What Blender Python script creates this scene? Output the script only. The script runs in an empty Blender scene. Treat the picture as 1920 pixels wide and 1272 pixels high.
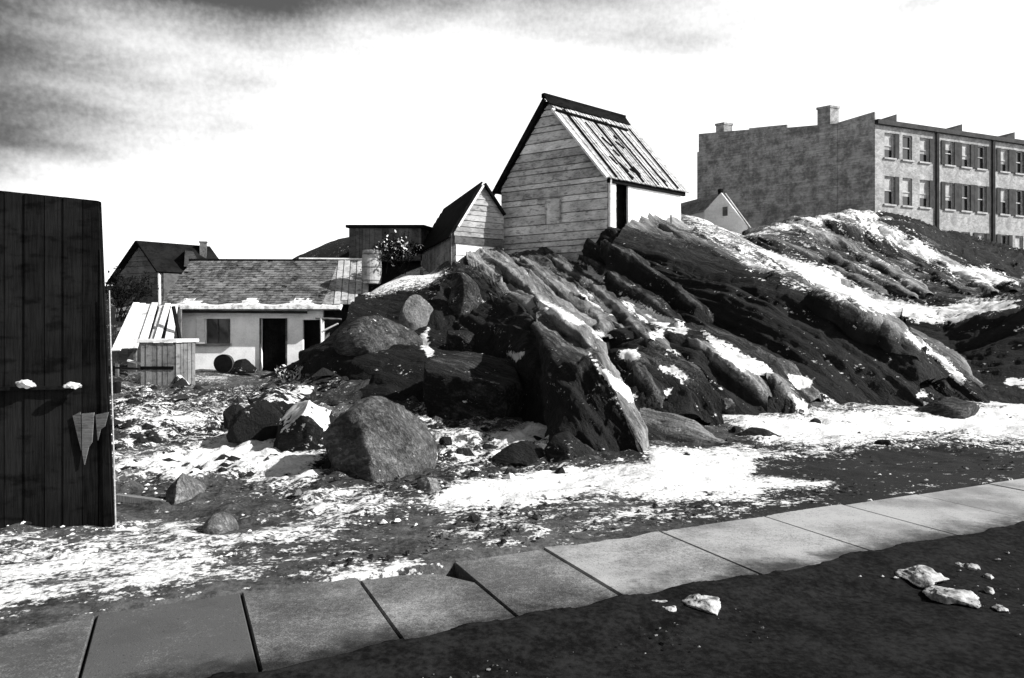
import bpy, bmesh, math, random
import numpy as np
from mathutils import Vector, Matrix, noise as mnoise

random.seed(7)
scene = bpy.context.scene
# ------------------------------------------------------------------ camera, light, exposure
F, CX, HY, EYE = 1351.0, 960.0, 612.0, 1.8      # focal in photo pixels, centre column, horizon row, eye height
cam_d = bpy.data.cameras.new("camera"); cam = bpy.data.objects.new("camera", cam_d)
scene.collection.objects.link(cam)
cam.location = (0, 0, EYE); cam.rotation_euler = (math.radians(90), 0, 0)
cam_d.sensor_width = 36; cam_d.lens = F / 1920 * 36
cam_d.shift_y = -(636 - HY) / 1920
cam_d.clip_start = 0.05; cam_d.clip_end = 3000
scene.camera = cam

SUN_AZ, SUN_EL = math.radians(107), math.radians(35)     # azimuth clockwise from +Y (away from camera)
w = bpy.data.worlds.new("World"); scene.world = w; w.use_nodes = True
nt = w.node_tree; N = nt.nodes; L = nt.links; N.clear()
out = N.new('ShaderNodeOutputWorld'); bg = N.new('ShaderNodeBackground')
sky = N.new('ShaderNodeTexSky'); sky.sky_type = 'NISHITA'; sky.sun_disc = False
sky.sun_elevation = SUN_EL; sky.sun_rotation = SUN_AZ; sky.altitude = 0; sky.air_density = 1; sky.dust_density = 2
bw = N.new('ShaderNodeRGBToBW'); L.new(sky.outputs[0], bw.inputs[0])
tc = N.new('ShaderNodeTexCoord'); sep = N.new('ShaderNodeSeparateXYZ'); L.new(tc.outputs['Generated'], sep.inputs[0])
def wmath(op, a, b=None, clamp=False):
    n = N.new('ShaderNodeMath'); n.operation = op; n.use_clamp = clamp
    for i, v in enumerate((a, b)):
        if v is None: continue
        if isinstance(v, (int, float)): n.inputs[i].default_value = v
        else: L.new(v, n.inputs[i])
    return n.outputs[0]
mp = N.new('ShaderNodeMapping'); mp.inputs['Scale'].default_value = (1.6, 1.6, 7.0); L.new(tc.outputs['Generated'], mp.inputs[0])
nz = N.new('ShaderNodeTexNoise'); nz.inputs['Scale'].default_value = 1.5; nz.inputs['Detail'].default_value = 6; nz.inputs['Roughness'].default_value = .46
L.new(mp.outputs[0], nz.inputs['Vector'])
nf = N.new('ShaderNodeTexNoise'); nf.inputs['Scale'].default_value = 160; nf.inputs['Detail'].default_value = 2
L.new(tc.outputs['Generated'], nf.inputs['Vector'])
# a bank of dark cloud overhead and to the left, thin bright cloud below it
e1 = wmath('MULTIPLY', wmath('SUBTRACT', sep.outputs['Z'], 0.288), 12.0)
e2 = wmath('MULTIPLY', wmath('ADD', sep.outputs['X'], 0.0), -1.9)
e2 = wmath('ADD', e2, wmath('MULTIPLY', wmath('MAXIMUM', wmath('SUBTRACT', wmath('MULTIPLY', sep.outputs['X'], -1.0), 0.40), 0.0), 6.0))
e3 = wmath('MULTIPLY', wmath('SUBTRACT', nz.outputs['Fac'], 0.5), 5.0)
e4 = wmath('MULTIPLY', wmath('SUBTRACT', nf.outputs['Fac'], 0.5), 0.5)
cl = wmath('ADD', wmath('ADD', wmath('ADD', e1, e2), e3), e4)
dark = N.new('ShaderNodeMapRange'); dark.interpolation_type = 'SMOOTHSTEP'
dark.inputs['From Min'].default_value = -0.3; dark.inputs['From Max'].default_value = 2.2
dark.inputs['To Min'].default_value = 1.0; dark.inputs['To Max'].default_value = 0.09
L.new(cl, dark.inputs['Value'])
base = wmath('ADD', wmath('MULTIPLY', bw.outputs[0], 0.5), 5.2)
lum = wmath('MULTIPLY', base, dark.outputs[0])
comb = N.new('ShaderNodeCombineColor')
for i in range(3): L.new(lum, comb.inputs[i])
L.new(comb.outputs[0], bg.inputs[0]); bg.inputs[1].default_value = 0.11
L.new(bg.outputs[0], out.inputs[0])
sd = bpy.data.lights.new("sun", 'SUN'); sd.energy = 4.6; sd.angle = math.radians(.5); sd.color = (1, .995, .985)
so = bpy.data.objects.new("sun", sd); scene.collection.objects.link(so)
sv = Vector((math.sin(SUN_AZ) * math.cos(SUN_EL), math.cos(SUN_AZ) * math.cos(SUN_EL), math.sin(SUN_EL)))
so.rotation_euler = sv.to_track_quat('Z', 'Y').to_euler(); so.location = (30, -10, 40)
vs = scene.view_settings; vs.view_transform = 'Standard'; vs.look = 'None'; vs.exposure = 0.9; vs.gamma = 1

# ------------------------------------------------------------------ helpers
def P(px, py, Y): return Vector(((px - CX) / F * Y, Y, EYE - (py - HY) / F * Y))
def gp(px, py, z=0.0):                     # where the pixel's ray meets height z
    Y = (EYE - z) * F / (py - HY); return P(px, py, Y)

def _h(ix, iy, iz, seed):
    n = (ix * 374761393 + iy * 668265263 + iz * 2147483647 + seed * 1274126177) & 0xffffffff
    n = ((n ^ (n >> 13)) * 1274126177) & 0xffffffff
    n = (n ^ (n >> 16)); return (n & 0xffff) / 65535.0
def vnoise(p, seed=0):
    p = np.asarray(p, float); i = np.floor(p).astype(np.int64); f = p - i; f = f * f * (3 - 2 * f)
    r = 0
    for dx in (0, 1):
        wx = f[:, 0] if dx else 1 - f[:, 0]
        for dy in (0, 1):
            wy = f[:, 1] if dy else 1 - f[:, 1]
            for dz in (0, 1):
                wz = f[:, 2] if dz else 1 - f[:, 2]
                r = r + wx * wy * wz * _h(i[:, 0] + dx, i[:, 1] + dy, i[:, 2] + dz, seed)
    return r * 2 - 1
def fbm(p, scale=1.0, octaves=4, seed=0, gain=.5, ridged=False):
    p = np.asarray(p, float) * scale; a = 1; s = 0; t = 0
    for o in range(octaves):
        n = vnoise(p + o * 17.3, seed + o)
        if ridged: n = 1 - 2 * np.abs(n)
        s = s + a * n; t += a; a *= gain; p = p * 2.03
    return s / t

def sdist(px, py, poly):                   # signed distance to a polygon, + inside
    d = np.full(px.shape, 1e9); inside = np.zeros(px.shape, bool)
    n = len(poly)
    for i in range(n):
        x0, y0 = poly[i]; x1, y1 = poly[(i + 1) % n]
        ex, ey = x1 - x0, y1 - y0; l2 = ex * ex + ey * ey + 1e-9
        t = np.clip(((px - x0) * ex + (py - y0) * ey) / l2, 0, 1)
        d = np.minimum(d, np.hypot(px - x0 - t * ex, py - y0 - t * ey))
        if y0 != y1:
            c = (y0 > py) != (y1 > py)
            xi = x0 + (py - y0) / (y1 - y0) * ex
            inside ^= c & (px < xi)
    return np.where(inside, d, -d)
def patches(co, lst):
    """lst of (strength, soft, outline[, ymin, ymax]); outlines of drifts as surveyed on the photograph -> 0..1 at each world point"""
    Y = np.maximum(co[:, 1], .5); px = CX + F * co[:, 0] / Y; py = HY - F * (co[:, 2] - EYE) / Y
    v = np.zeros(len(co))
    for it in lst:
        s, soft, poly = it[:3]; ymin, ymax = (it[3], it[4]) if len(it) > 3 else (0, 60)
        xs = [q[0] for q in poly]; ys = [q[1] for q in poly]
        m = (px > min(xs) - soft) & (px < max(xs) + soft) & (py > min(ys) - soft) & (py < max(ys) + soft) & (co[:, 1] > ymin) & (co[:, 1] < ymax)
        idx = np.nonzero(m)[0]
        if not len(idx): continue
        k = np.clip(.5 + sdist(px[idx], py[idx], poly) / (2 * soft), 0, 1)
        if s < 0: v[idx] = v[idx] * (1 + s * k)
        else: v[idx] = np.maximum(v[idx], s * k)
    return v

def tag(o, label=None, cat=None, group=None, kind=None):
    if label: o['label'] = label
    if cat: o['category'] = cat
    if group: o['group'] = group
    if kind: o['kind'] = kind
    return o
def empty(name, loc, label, cat, group=None):
    o = bpy.data.objects.new(name, None); scene.collection.objects.link(o); o.location = loc
    o.empty_display_size = .2
    return tag(o, label, cat, group)
def link(name, me, mat, parent=None):
    o = bpy.data.objects.new(name, me); scene.collection.objects.link(o)
    if mat: me.materials.append(mat)
    if parent:
        o.parent = parent; o.matrix_parent_inverse = Matrix.Identity(4)
        off = parent_world(parent)
        me.transform(Matrix.Translation(-off))
    return o
def parent_world(p):
    v = Vector(p.location)
    while p.parent: p = p.parent; v += Vector(p.location)
    return v

class MB:                                  # mesh collector with one tone per face
    def __init__(s): s.v = []; s.f = []; s.t = []
    def add(s, vs, fs, tone=.5):
        n = len(s.v); s.v += [tuple(v) for v in vs]; s.f += [tuple(n + i for i in f) for f in fs]; s.t += [tone] * len(fs)
    def hexa(s, b, t, tone=.5):            # bottom quad b, top quad t (lists of points, same order)
        n = len(b); s.add(list(b) + list(t), [tuple(reversed(range(n))), tuple(range(n, 2 * n))] + [(i, (i + 1) % n, n + (i + 1) % n, n + i) for i in range(n)], tone)
    def slab(s, poly, nrm, th, tone=.5):   # planar polygon given thickness th along nrm
        s.hexa([Vector(p) for p in poly], [Vector(p) + nrm * th for p in poly], tone)
    def beam(s, a, b, w_, h_, tone=.5, up=Vector((0, 0, 1))):
        a = Vector(a); b = Vector(b); d = (b - a).normalized()
        if abs(d.dot(up)) > .95: up = Vector((1, 0, 0)) if abs(d.x) < .9 else Vector((0, 1, 0))
        sx = d.cross(up).normalized() * w_ / 2; uz = sx.cross(d).normalized() * h_ / 2
        q = [-sx - uz, sx - uz, sx + uz, -sx + uz]
        s.hexa([a + k for k in q], [b + k for k in q], tone)
    def box(s, c, sz, rz=0, tone=.5):
        c = Vector(c); R = Matrix.Rotation(rz, 3, 'Z'); x, y, z = sz
        q = [(-x/2, -y/2), (x/2, -y/2), (x/2, y/2), (-x/2, y/2)]
        s.hexa([c + R @ Vector((a, b, 0)) for a, b in q], [c + R @ Vector((a, b, z)) for a, b in q], tone)
    def tube(s, a, b, r0, r1=None, n=10, tone=.5):
        a = Vector(a); b = Vector(b); r1 = r0 if r1 is None else r1; d = (b - a).normalized()
        u = d.orthogonal().normalized(); v_ = d.cross(u)
        ca = [a + (u * math.cos(2*math.pi*i/n) + v_ * math.sin(2*math.pi*i/n)) * r0 for i in range(n)]
        cb = [b + (u * math.cos(2*math.pi*i/n) + v_ * math.sin(2*math.pi*i/n)) * r1 for i in range(n)]
        s.hexa(ca, cb, tone)
    def build(s, name, mat, parent=None, smooth=False, jitter=0):
        me = bpy.data.meshes.new(name)
        vs = s.v
        me.from_pydata(vs, [], s.f); me.update()
        bm = bmesh.new(); bm.from_mesh(me); bmesh.ops.recalc_face_normals(bm, faces=bm.faces); bm.to_mesh(me); bm.free()
        a = me.attributes.new('tone', 'FLOAT', 'FACE'); a.data.foreach_set('value', s.t)
        if smooth: me.polygons.foreach_set('use_smooth', [True] * len(me.polygons))
        return link(name, me, mat, parent)

def clip_poly(poly, axis, val, keep_ge):
    res = []; n = len(poly)
    for i in range(n):
        p, q = poly[i], poly[(i + 1) % n]
        ip = (p[axis] >= val) if keep_ge else (p[axis] <= val); iq = (q[axis] >= val) if keep_ge else (q[axis] <= val)
        if ip: res.append(p)
        if ip != iq:
            t = (val - p[axis]) / (q[axis] - p[axis]); res.append((p[0] + t * (q[0] - p[0]), p[1] + t * (q[1] - p[1])))
    return res
def boards(mb, O, U, V, poly, bw_, th, vertical=False, openings=(), jit=.15, gap=.008, lap=.012, tone=(.3, .8), seglen=None, nrm=None, wav=.0, rag=0.0, backing=True):
    """cover a convex outline (u,v) with boards lying along u (or v): each board its own slab"""
    O = Vector(O); U = Vector(U); V = Vector(V); nrm = Vector(nrm) if nrm is not None else U.cross(V).normalized()
    ax = 0 if vertical else 1; oa = 1 - ax
    lo = min(p[ax] for p in poly); hi = max(p[ax] for p in poly); c = lo
    while c < hi - .01:
        b = bw_ * (1 + random.uniform(-jit, jit)); c2 = min(c + b, hi)
        strip = clip_poly(clip_poly(poly, ax, c + gap / 2, True), ax, c2 - gap / 2, False)
        mid = (c + c2) / 2
        if len(strip) >= 3:
            s0 = min(p[oa] for p in strip); s1 = max(p[oa] for p in strip)
            cuts = [(s0, s1)]
            for (u0, u1, v0, v1) in openings:
                a0, a1, m0, m1 = (u0, u1, v0, v1) if not vertical else (v0, v1, u0, u1)
                if m0 < mid < m1:
                    nc = []
                    for (x, y) in cuts:
                        if a1 <= x or a0 >= y: nc.append((x, y)); continue
                        if a0 > x: nc.append((x, a0))
                        if a1 < y: nc.append((a1, y))
                    cuts = nc
            for (x, y) in cuts:
                segs = [(x, y)]
                if seglen:
                    segs = []; xx = x
                    while xx < y:
                        y2 = min(y, xx + seglen * random.uniform(.5, 1.5))
                        if y - y2 < seglen * .25: y2 = y
                        segs.append((xx, y2)); xx = y2
                for (x_, y_) in segs:
                    g = .004 if seglen else 0
                    pc = clip_poly(clip_poly(strip, oa, x_ + g, True), oa, y_ - g, False)
                    if len(pc) < 3: continue
                    off = random.uniform(0, .012) + wav * random.random(); tl = random.uniform(-.4, 1) * lap
                    rg = rag * random.random()
                    pts = []
                    for p in pc:
                        k = (p[ax] - c) / max(c2 - c, 1e-4)
                        q = [p[0], p[1]]
                        if rag and abs(q[oa] - s0) < .02: q[oa] -= rg
                        pts.append(O + U * q[0] + V * q[1] + nrm * (off + lap * (1 - k) + tl * .3))
                    mb.slab(pts, nrm, th, random.uniform(*tone))
        c = c2

# ------------------------------------------------------------------ materials
def nodes(name, rough=.9):
    m = bpy.data.materials.new(name); m.use_nodes = True; t = m.node_tree
    b = t.nodes['Principled BSDF']; b.inputs['Roughness'].default_value = rough
    b.inputs['Specular IOR Level'].default_value = .25
    return m, t, b
def mk(t, typ, **kw):
    n = t.nodes.new(typ)
    for k, v in kw.items():
        if k in n.inputs.keys(): n.inputs[k].default_value = v
        else: setattr(n, k, v)
    return n
def mth(t, op, a, b=None, clamp=False):
    n = t.nodes.new('ShaderNodeMath'); n.operation = op; n.use_clamp = clamp
    for i, v in enumerate((a, b)):
        if v is None: continue
        if isinstance(v, (int, float)): n.inputs[i].default_value = v
        else: t.links.new(v, n.inputs[i])
    return n.outputs[0]
def tex(t, scale, detail=5, stretch=(1, 1, 1), rot=(0, 0, 0), rough=.6, coord=None):
    c = coord or t.nodes.new('ShaderNodeTexCoord').outputs['Object']
    m = t.nodes.new('ShaderNodeMapping'); m.inputs['Scale'].default_value = stretch; m.inputs['Rotation'].default_value = rot
    t.links.new(c, m.inputs[0])
    n = t.nodes.new('ShaderNodeTexNoise'); n.inputs['Scale'].default_value = scale; n.inputs['Detail'].default_value = detail; n.inputs['Roughness'].default_value = rough
    t.links.new(m.outputs[0], n.inputs['Vector']); return n.outputs['Fac']
def ramp(t, f, a, b, lo, hi, smooth=True):
    n = t.nodes.new('ShaderNodeMapRange'); n.interpolation_type = 'SMOOTHSTEP' if smooth else 'LINEAR'
    for k, v in (('From Min', a), ('From Max', b), ('To Min', lo), ('To Max', hi)): n.inputs[k].default_value = v
    t.links.new(f, n.inputs['Value']); return n.outputs[0]
def grey(t, v):
    c = t.nodes.new('ShaderNodeCombineColor')
    for i in range(3): t.links.new(v, c.inputs[i])
    return c.outputs[0]
def mixv(t, f, a, b):
    n = t.nodes.new('ShaderNodeMix'); n.data_type = 'FLOAT'
    for i, v in ((0, f), (2, a), (3, b)):
        if isinstance(v, (int, float)): n.inputs[i].default_value = v
        else: t.links.new(v, n.inputs[i])
    return n.outputs[0]
def bump(t, b, h, strength, dist=.02):
    n = t.nodes.new('ShaderNodeBump'); n.inputs['Strength'].default_value = strength; n.inputs['Distance'].default_value = dist
    t.links.new(h, n.inputs['Height']); t.links.new(n.outputs[0], b.inputs['Normal'])

def wood(name, lo, hi, stretch, dirt=.5, grain=30, blot=1.6):
    m, t, b = nodes(name)
    if hi < .1: b.inputs['Specular IOR Level'].default_value = .03
    g = tex(t, grain, 4, stretch); bl = tex(t, blot, 5, (1, 1, 1.4)); at = mk(t, 'ShaderNodeAttribute', attribute_name='tone')
    v = mth(t, 'ADD', mth(t, 'MULTIPLY', at.outputs['Fac'], .45), mth(t, 'MULTIPLY', ramp(t, g, .3, .7, 0, 1), .3))
    v = mth(t, 'ADD', v, mth(t, 'MULTIPLY', ramp(t, bl, .38, .62, 0, 1), .25))
    col = ramp(t, v, .1, .9, lo, hi, False)
    col = mth(t, 'MULTIPLY', col, ramp(t, tex(t, 4.5, 6, (1, 1, 2.5)), .32, .5, 1 - dirt, 1))
    t.links.new(grey(t, col), b.inputs['Base Color']); bump(t, b, g, .5, .01); return m
M = {}
M['shed_board'] = wood('shed_board', .14, .78, (.25, .25, 3), .55)
M['hut_board'] = wood('hut_board', .08, .42, (.25, .25, 3), .5)
M['pale_board'] = wood('pale_board', .45, .85, (.3, .3, 2), .3)
M['roof_board'] = wood('roof_board', .12, .5, (.6, .6, .6), .6, 14, 2.5)
M['dark_board'] = wood('dark_board', .002, .015, (3, 3, .2), .6, 20, 1.2)
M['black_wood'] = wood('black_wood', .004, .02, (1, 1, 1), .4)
M['grey_board'] = wood('grey_board', .05, .22, (3, 3, .3), .5)
M['mid_board'] = wood('mid_board', .03, .16, (.3, .3, 3), .5)
M['shingle'] = wood('shingle', .01, .2, (1, 1, 1), .6, 12, 1.5)
M['snow_roof'] = wood('snow_roof', .4, .9, (1, 1, 1), .45, 6)
def plaster(name, lo, hi, scale=2.2, spots=.0, bumps=.3):
    m, t, b = nodes(name)
    a = tex(t, scale, 7, (1, 1, 1)); c = tex(t, 16, 4)
    v = ramp(t, mth(t, 'ADD', mth(t, 'MULTIPLY', a, .65), mth(t, 'MULTIPLY', c, .35)), .36, .62, lo, hi)
    t.links.new(grey(t, v), b.inputs['Base Color']); bump(t, b, c, bumps, .02); return m
M['whitewash'] = plaster('whitewash', .74, .95, 1.6)
M['brick_dark'] = plaster('brick_dark', .05, .19, .35)
def brick(name, lo, hi, sc=.45):
    m, t, b = nodes(name)
    a = tex(t, sc, 8, (1, 1, 1), rough=.7); c = tex(t, 5, 5)
    bt = mk(t, 'ShaderNodeTexBrick'); bt.inputs['Scale'].default_value = 1; bt.inputs['Brick Width'].default_value = .24; bt.inputs['Row Height'].default_value = .09
    bt.inputs['Mortar Size'].default_value = .012; bt.inputs['Color1'].default_value = (.75, .75, .75, 1); bt.inputs['Color2'].default_value = (1.15, 1.15, 1.15, 1); bt.inputs['Mortar'].default_value = (.8, .8, .8, 1)
    tcn = t.nodes.new('ShaderNodeTexCoord'); sp = t.nodes.new('ShaderNodeSeparateXYZ'); t.links.new(tcn.outputs['Object'], sp.inputs[0])
    cb = t.nodes.new('ShaderNodeCombineXYZ'); t.links.new(mth(t, 'ADD', sp.outputs[0], sp.outputs[1]), cb.inputs[0]); t.links.new(sp.outputs[2], cb.inputs[1]); t.links.new(cb.outputs[0], bt.inputs['Vector'])
    bb = t.nodes.new('ShaderNodeRGBToBW'); t.links.new(bt.outputs['Color'], bb.inputs[0])
    v = ramp(t, mth(t, 'ADD', mth(t, 'MULTIPLY', a, .7), mth(t, 'MULTIPLY', c, .3)), .38, .62, lo, hi)
    v = mth(t, 'MULTIPLY', v, bb.outputs[0])
    t.links.new(grey(t, v), b.inputs['Base Color']); bump(t, b, c, .3, .02); return m
M['side_brick'] = brick('side_brick', .15, .42, 1.1)
M['front_brick'] = brick('front_brick', .2, .36, 1.0)
M['trim_pale'] = plaster('trim_pale', .2, .4)
M['trim_dark'] = plaster('trim_dark', .015, .04)
M['stone_grey'] = plaster('stone_grey', .1, .25, 3)
def glass():
    m, t, b = nodes('window_glass', .15); b.inputs['Base Color'].default_value = (.012, .012, .012, 1); b.inputs['Specular IOR Level'].default_value = .5; return m
M['glass'] = glass()
def snowmat(name='snow_lump'):
    m, t, b = nodes(name, .8); a = tex(t, 9, 6); d = tex(t, 5, 6)
    t.links.new(grey(t, ramp(t, d, .36, .55, .3, .72)), b.inputs['Base Color']); bump(t, b, a, .6, .03); return m
M['snow'] = snowmat()
M['dirty_snow'] = plaster('dirty_snow', .08, .42, 9, 0, .8)

STR = math.radians(52)      # strata run down and to the right, toward the street
def rockmat(name, lo, hi, snow_attr=True, strata=True, fine=1.0, dust=.0):
    m, t, b = nodes(name, .85)
    tcn = t.nodes.new('ShaderNodeTexCoord').outputs['Object']
    sa = mk(t, 'ShaderNodeAttribute', attribute_name='strata').outputs['Vector']
    st = (.10, 1.5, 1.1)
    s1 = tex(t, 2.0 * fine, 7, st, rough=.7, coord=sa); s2 = tex(t, 9 * fine, 5, (.16, 1.5, 1.1), rough=.7, coord=sa)
    s3 = tex(t, .9, 6, coord=tcn); s4 = tex(t, 28, 4, coord=tcn)
    v = mth(t, 'ADD', mth(t, 'ADD', mth(t, 'MULTIPLY', s1, .3), mth(t, 'MULTIPLY', s2, .3)), mth(t, 'ADD', mth(t, 'MULTIPLY', s3, .25), mth(t, 'MULTIPLY', s4, .15)))
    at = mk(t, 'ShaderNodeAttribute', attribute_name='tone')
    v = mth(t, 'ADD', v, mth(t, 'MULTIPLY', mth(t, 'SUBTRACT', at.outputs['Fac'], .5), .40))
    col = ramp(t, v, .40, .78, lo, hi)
    h = mth(t, 'ADD', mth(t, 'ADD', mth(t, 'MULTIPLY', ramp(t, s1, .42, .5, 0, 1), .5), mth(t, 'MULTIPLY', ramp(t, s2, .4, .55, 0, 1), .5)), mth(t, 'MULTIPLY', s4, .9))
    if snow_attr:
        an = mk(t, 'ShaderNodeAttribute', attribute_name='snow')
        n1 = tex(t, 2.6, 7, (.22, 1.6, 1.2), rough=.72, coord=sa)
        n2 = tex(t, 11, 5, (.6, 1.2, 1), rough=.7, coord=tcn)
        nn = mth(t, 'ADD', mth(t, 'MULTIPLY', mth(t, 'SUBTRACT', n1, .5), 2.6), mth(t, 'MULTIPLY', mth(t, 'SUBTRACT', n2, .5), 2.4))
        sn = ramp(t, mth(t, 'ADD', an.outputs['Fac'], nn), .50, .60, 0, 1)
        sc = ramp(t, tex(t, 6, 4, coord=tcn), .3, .6, .42, .76)
        col = mixv(t, sn, col, sc)
        h = mth(t, 'ADD', mth(t, 'MULTIPLY', h, mth(t, 'SUBTRACT', 1.2, sn)), mth(t, 'MULTIPLY', sn, 1.0))
    t.links.new(grey(t, col), b.inputs['Base Color']); bump(t, b, h, .8, .05)
    return m
M['bedrock'] = rockmat('bedrock', .006, .38)
M['boulder'] = rockmat('boulder', .007, .26, True, True, 1.8)

def groundmat():
    m, t, b = nodes('ground', .95)
    tcn = t.nodes.new('ShaderNodeTexCoord').outputs['Object']
    a = tex(t, .8, 6, coord=tcn); c = tex(t, 7, 8, rough=.75, coord=tcn); d = tex(t, 30, 4, coord=tcn)
    v = mth(t, 'ADD', mth(t, 'ADD', mth(t, 'MULTIPLY', a, .3), mth(t, 'MULTIPLY', c, .45)), mth(t, 'MULTIPLY', d, .25))
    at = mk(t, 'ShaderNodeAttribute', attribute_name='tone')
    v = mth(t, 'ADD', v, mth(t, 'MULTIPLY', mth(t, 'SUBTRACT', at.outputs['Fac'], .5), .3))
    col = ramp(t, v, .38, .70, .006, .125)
    an = mk(t, 'ShaderNodeAttribute', attribute_name='snow')
    r2 = t.nodes.new('ShaderNodeMapping'); r2.inputs['Rotation'].default_value = (0, 0, math.radians(-22)); t.links.new(tcn, r2.inputs[0])
    n1 = tex(t, 1.7, 7, (.55, 1.3, 1), rough=.72, coord=r2.outputs[0]); n2 = tex(t, 9, 6, (.7, 1.2, 1), rough=.75, coord=r2.outputs[0])
    n3 = tex(t, 26, 4, coord=tcn)
    nn = mth(t, 'ADD', mth(t, 'ADD', mth(t, 'MULTIPLY', mth(t, 'SUBTRACT', n1, .5), 2.6), mth(t, 'MULTIPLY', mth(t, 'SUBTRACT', n2, .5), 3.0)), mth(t, 'MULTIPLY', mth(t, 'SUBTRACT', n3, .5), 1.8))
    s = mth(t, 'ADD', an.outputs['Fac'], nn)
    sn = ramp(t, s, .50, .62, 0, 1)
    dirty = mth(t, 'MULTIPLY', ramp(t, s, .5, 1.1, .30, .74), ramp(t, n3, .3, .55, .72, 1))
    col = mixv(t, sn, col, dirty)
    t.links.new(grey(t, col), b.inputs['Base Color'])
    h = mth(t, 'ADD', mth(t, 'MULTIPLY', sn, .8), mth(t, 'ADD', mth(t, 'MULTIPLY', c, .9), mth(t, 'MULTIPLY', d, .4)))
    bump(t, b, h, .9, .035); return m
M['ground'] = groundmat()
def flagmat():
    m, t, b = nodes('flagstone', .8)
    a = tex(t, 1.1, 6); c = tex(t, 22, 6, rough=.8); d = tex(t, 90, 2); at = mk(t, 'ShaderNodeAttribute', attribute_name='tone')
    v = mth(t, 'ADD', mth(t, 'MULTIPLY', a, .4), mth(t, 'ADD', mth(t, 'MULTIPLY', c, .35), mth(t, 'MULTIPLY', d, .25)))
    v = mth(t, 'ADD', v, mth(t, 'MULTIPLY', mth(t, 'SUBTRACT', at.outputs['Fac'], .5), .25))
    col = ramp(t, v, .38, .62, .07, .34)
    st = tex(t, .9, 4, (1, 1, 1)); col = mth(t, 'MULTIPLY', col, ramp(t, st, .35, .55, .55, 1))
    vo = t.nodes.new('ShaderNodeTexVoronoi'); vo.feature = 'DISTANCE_TO_EDGE'; vo.inputs['Scale'].default_value = .55
    wv = t.nodes.new('ShaderNodeVectorMath'); tcw = t.nodes.new('ShaderNodeTexCoord'); nzw = t.nodes.new('ShaderNodeTexNoise'); nzw.inputs['Scale'].default_value = 4; nzw.inputs['Detail'].default_value = 4
    t.links.new(tcw.outputs['Object'], wv.inputs[0]); t.links.new(nzw.outputs['Color'], wv.inputs[1]); t.links.new(wv.outputs[0], vo.inputs['Vector'])
    cr = ramp(t, vo.outputs['Distance'], .001, .006, .45, 1); gate = ramp(t, tex(t, .7, 2), .62, .66, 0, 1)
    col = mth(t, 'MULTIPLY', col, mixv(t, gate, 1.0, cr))
    col = mth(t, 'MULTIPLY', col, ramp(t, tex(t, 45, 3), .30, .40, .5, 1))
    spx = t.nodes.new('ShaderNodeSeparateXYZ'); t.links.new(tcw.outputs['Object'], spx.inputs[0])       # soft-edged shadow painted into the flags along the road side
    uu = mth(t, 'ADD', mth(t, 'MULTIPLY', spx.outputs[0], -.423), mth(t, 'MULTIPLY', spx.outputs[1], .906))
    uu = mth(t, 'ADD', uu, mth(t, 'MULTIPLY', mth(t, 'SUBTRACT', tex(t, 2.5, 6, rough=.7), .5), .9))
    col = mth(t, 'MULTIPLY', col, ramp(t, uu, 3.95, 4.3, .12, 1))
    t.links.new(grey(t, col), b.inputs['Base Color']); bump(t, b, mth(t, 'ADD', c, d), .35, .008); return m
M['flag'] = flagmat()

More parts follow.
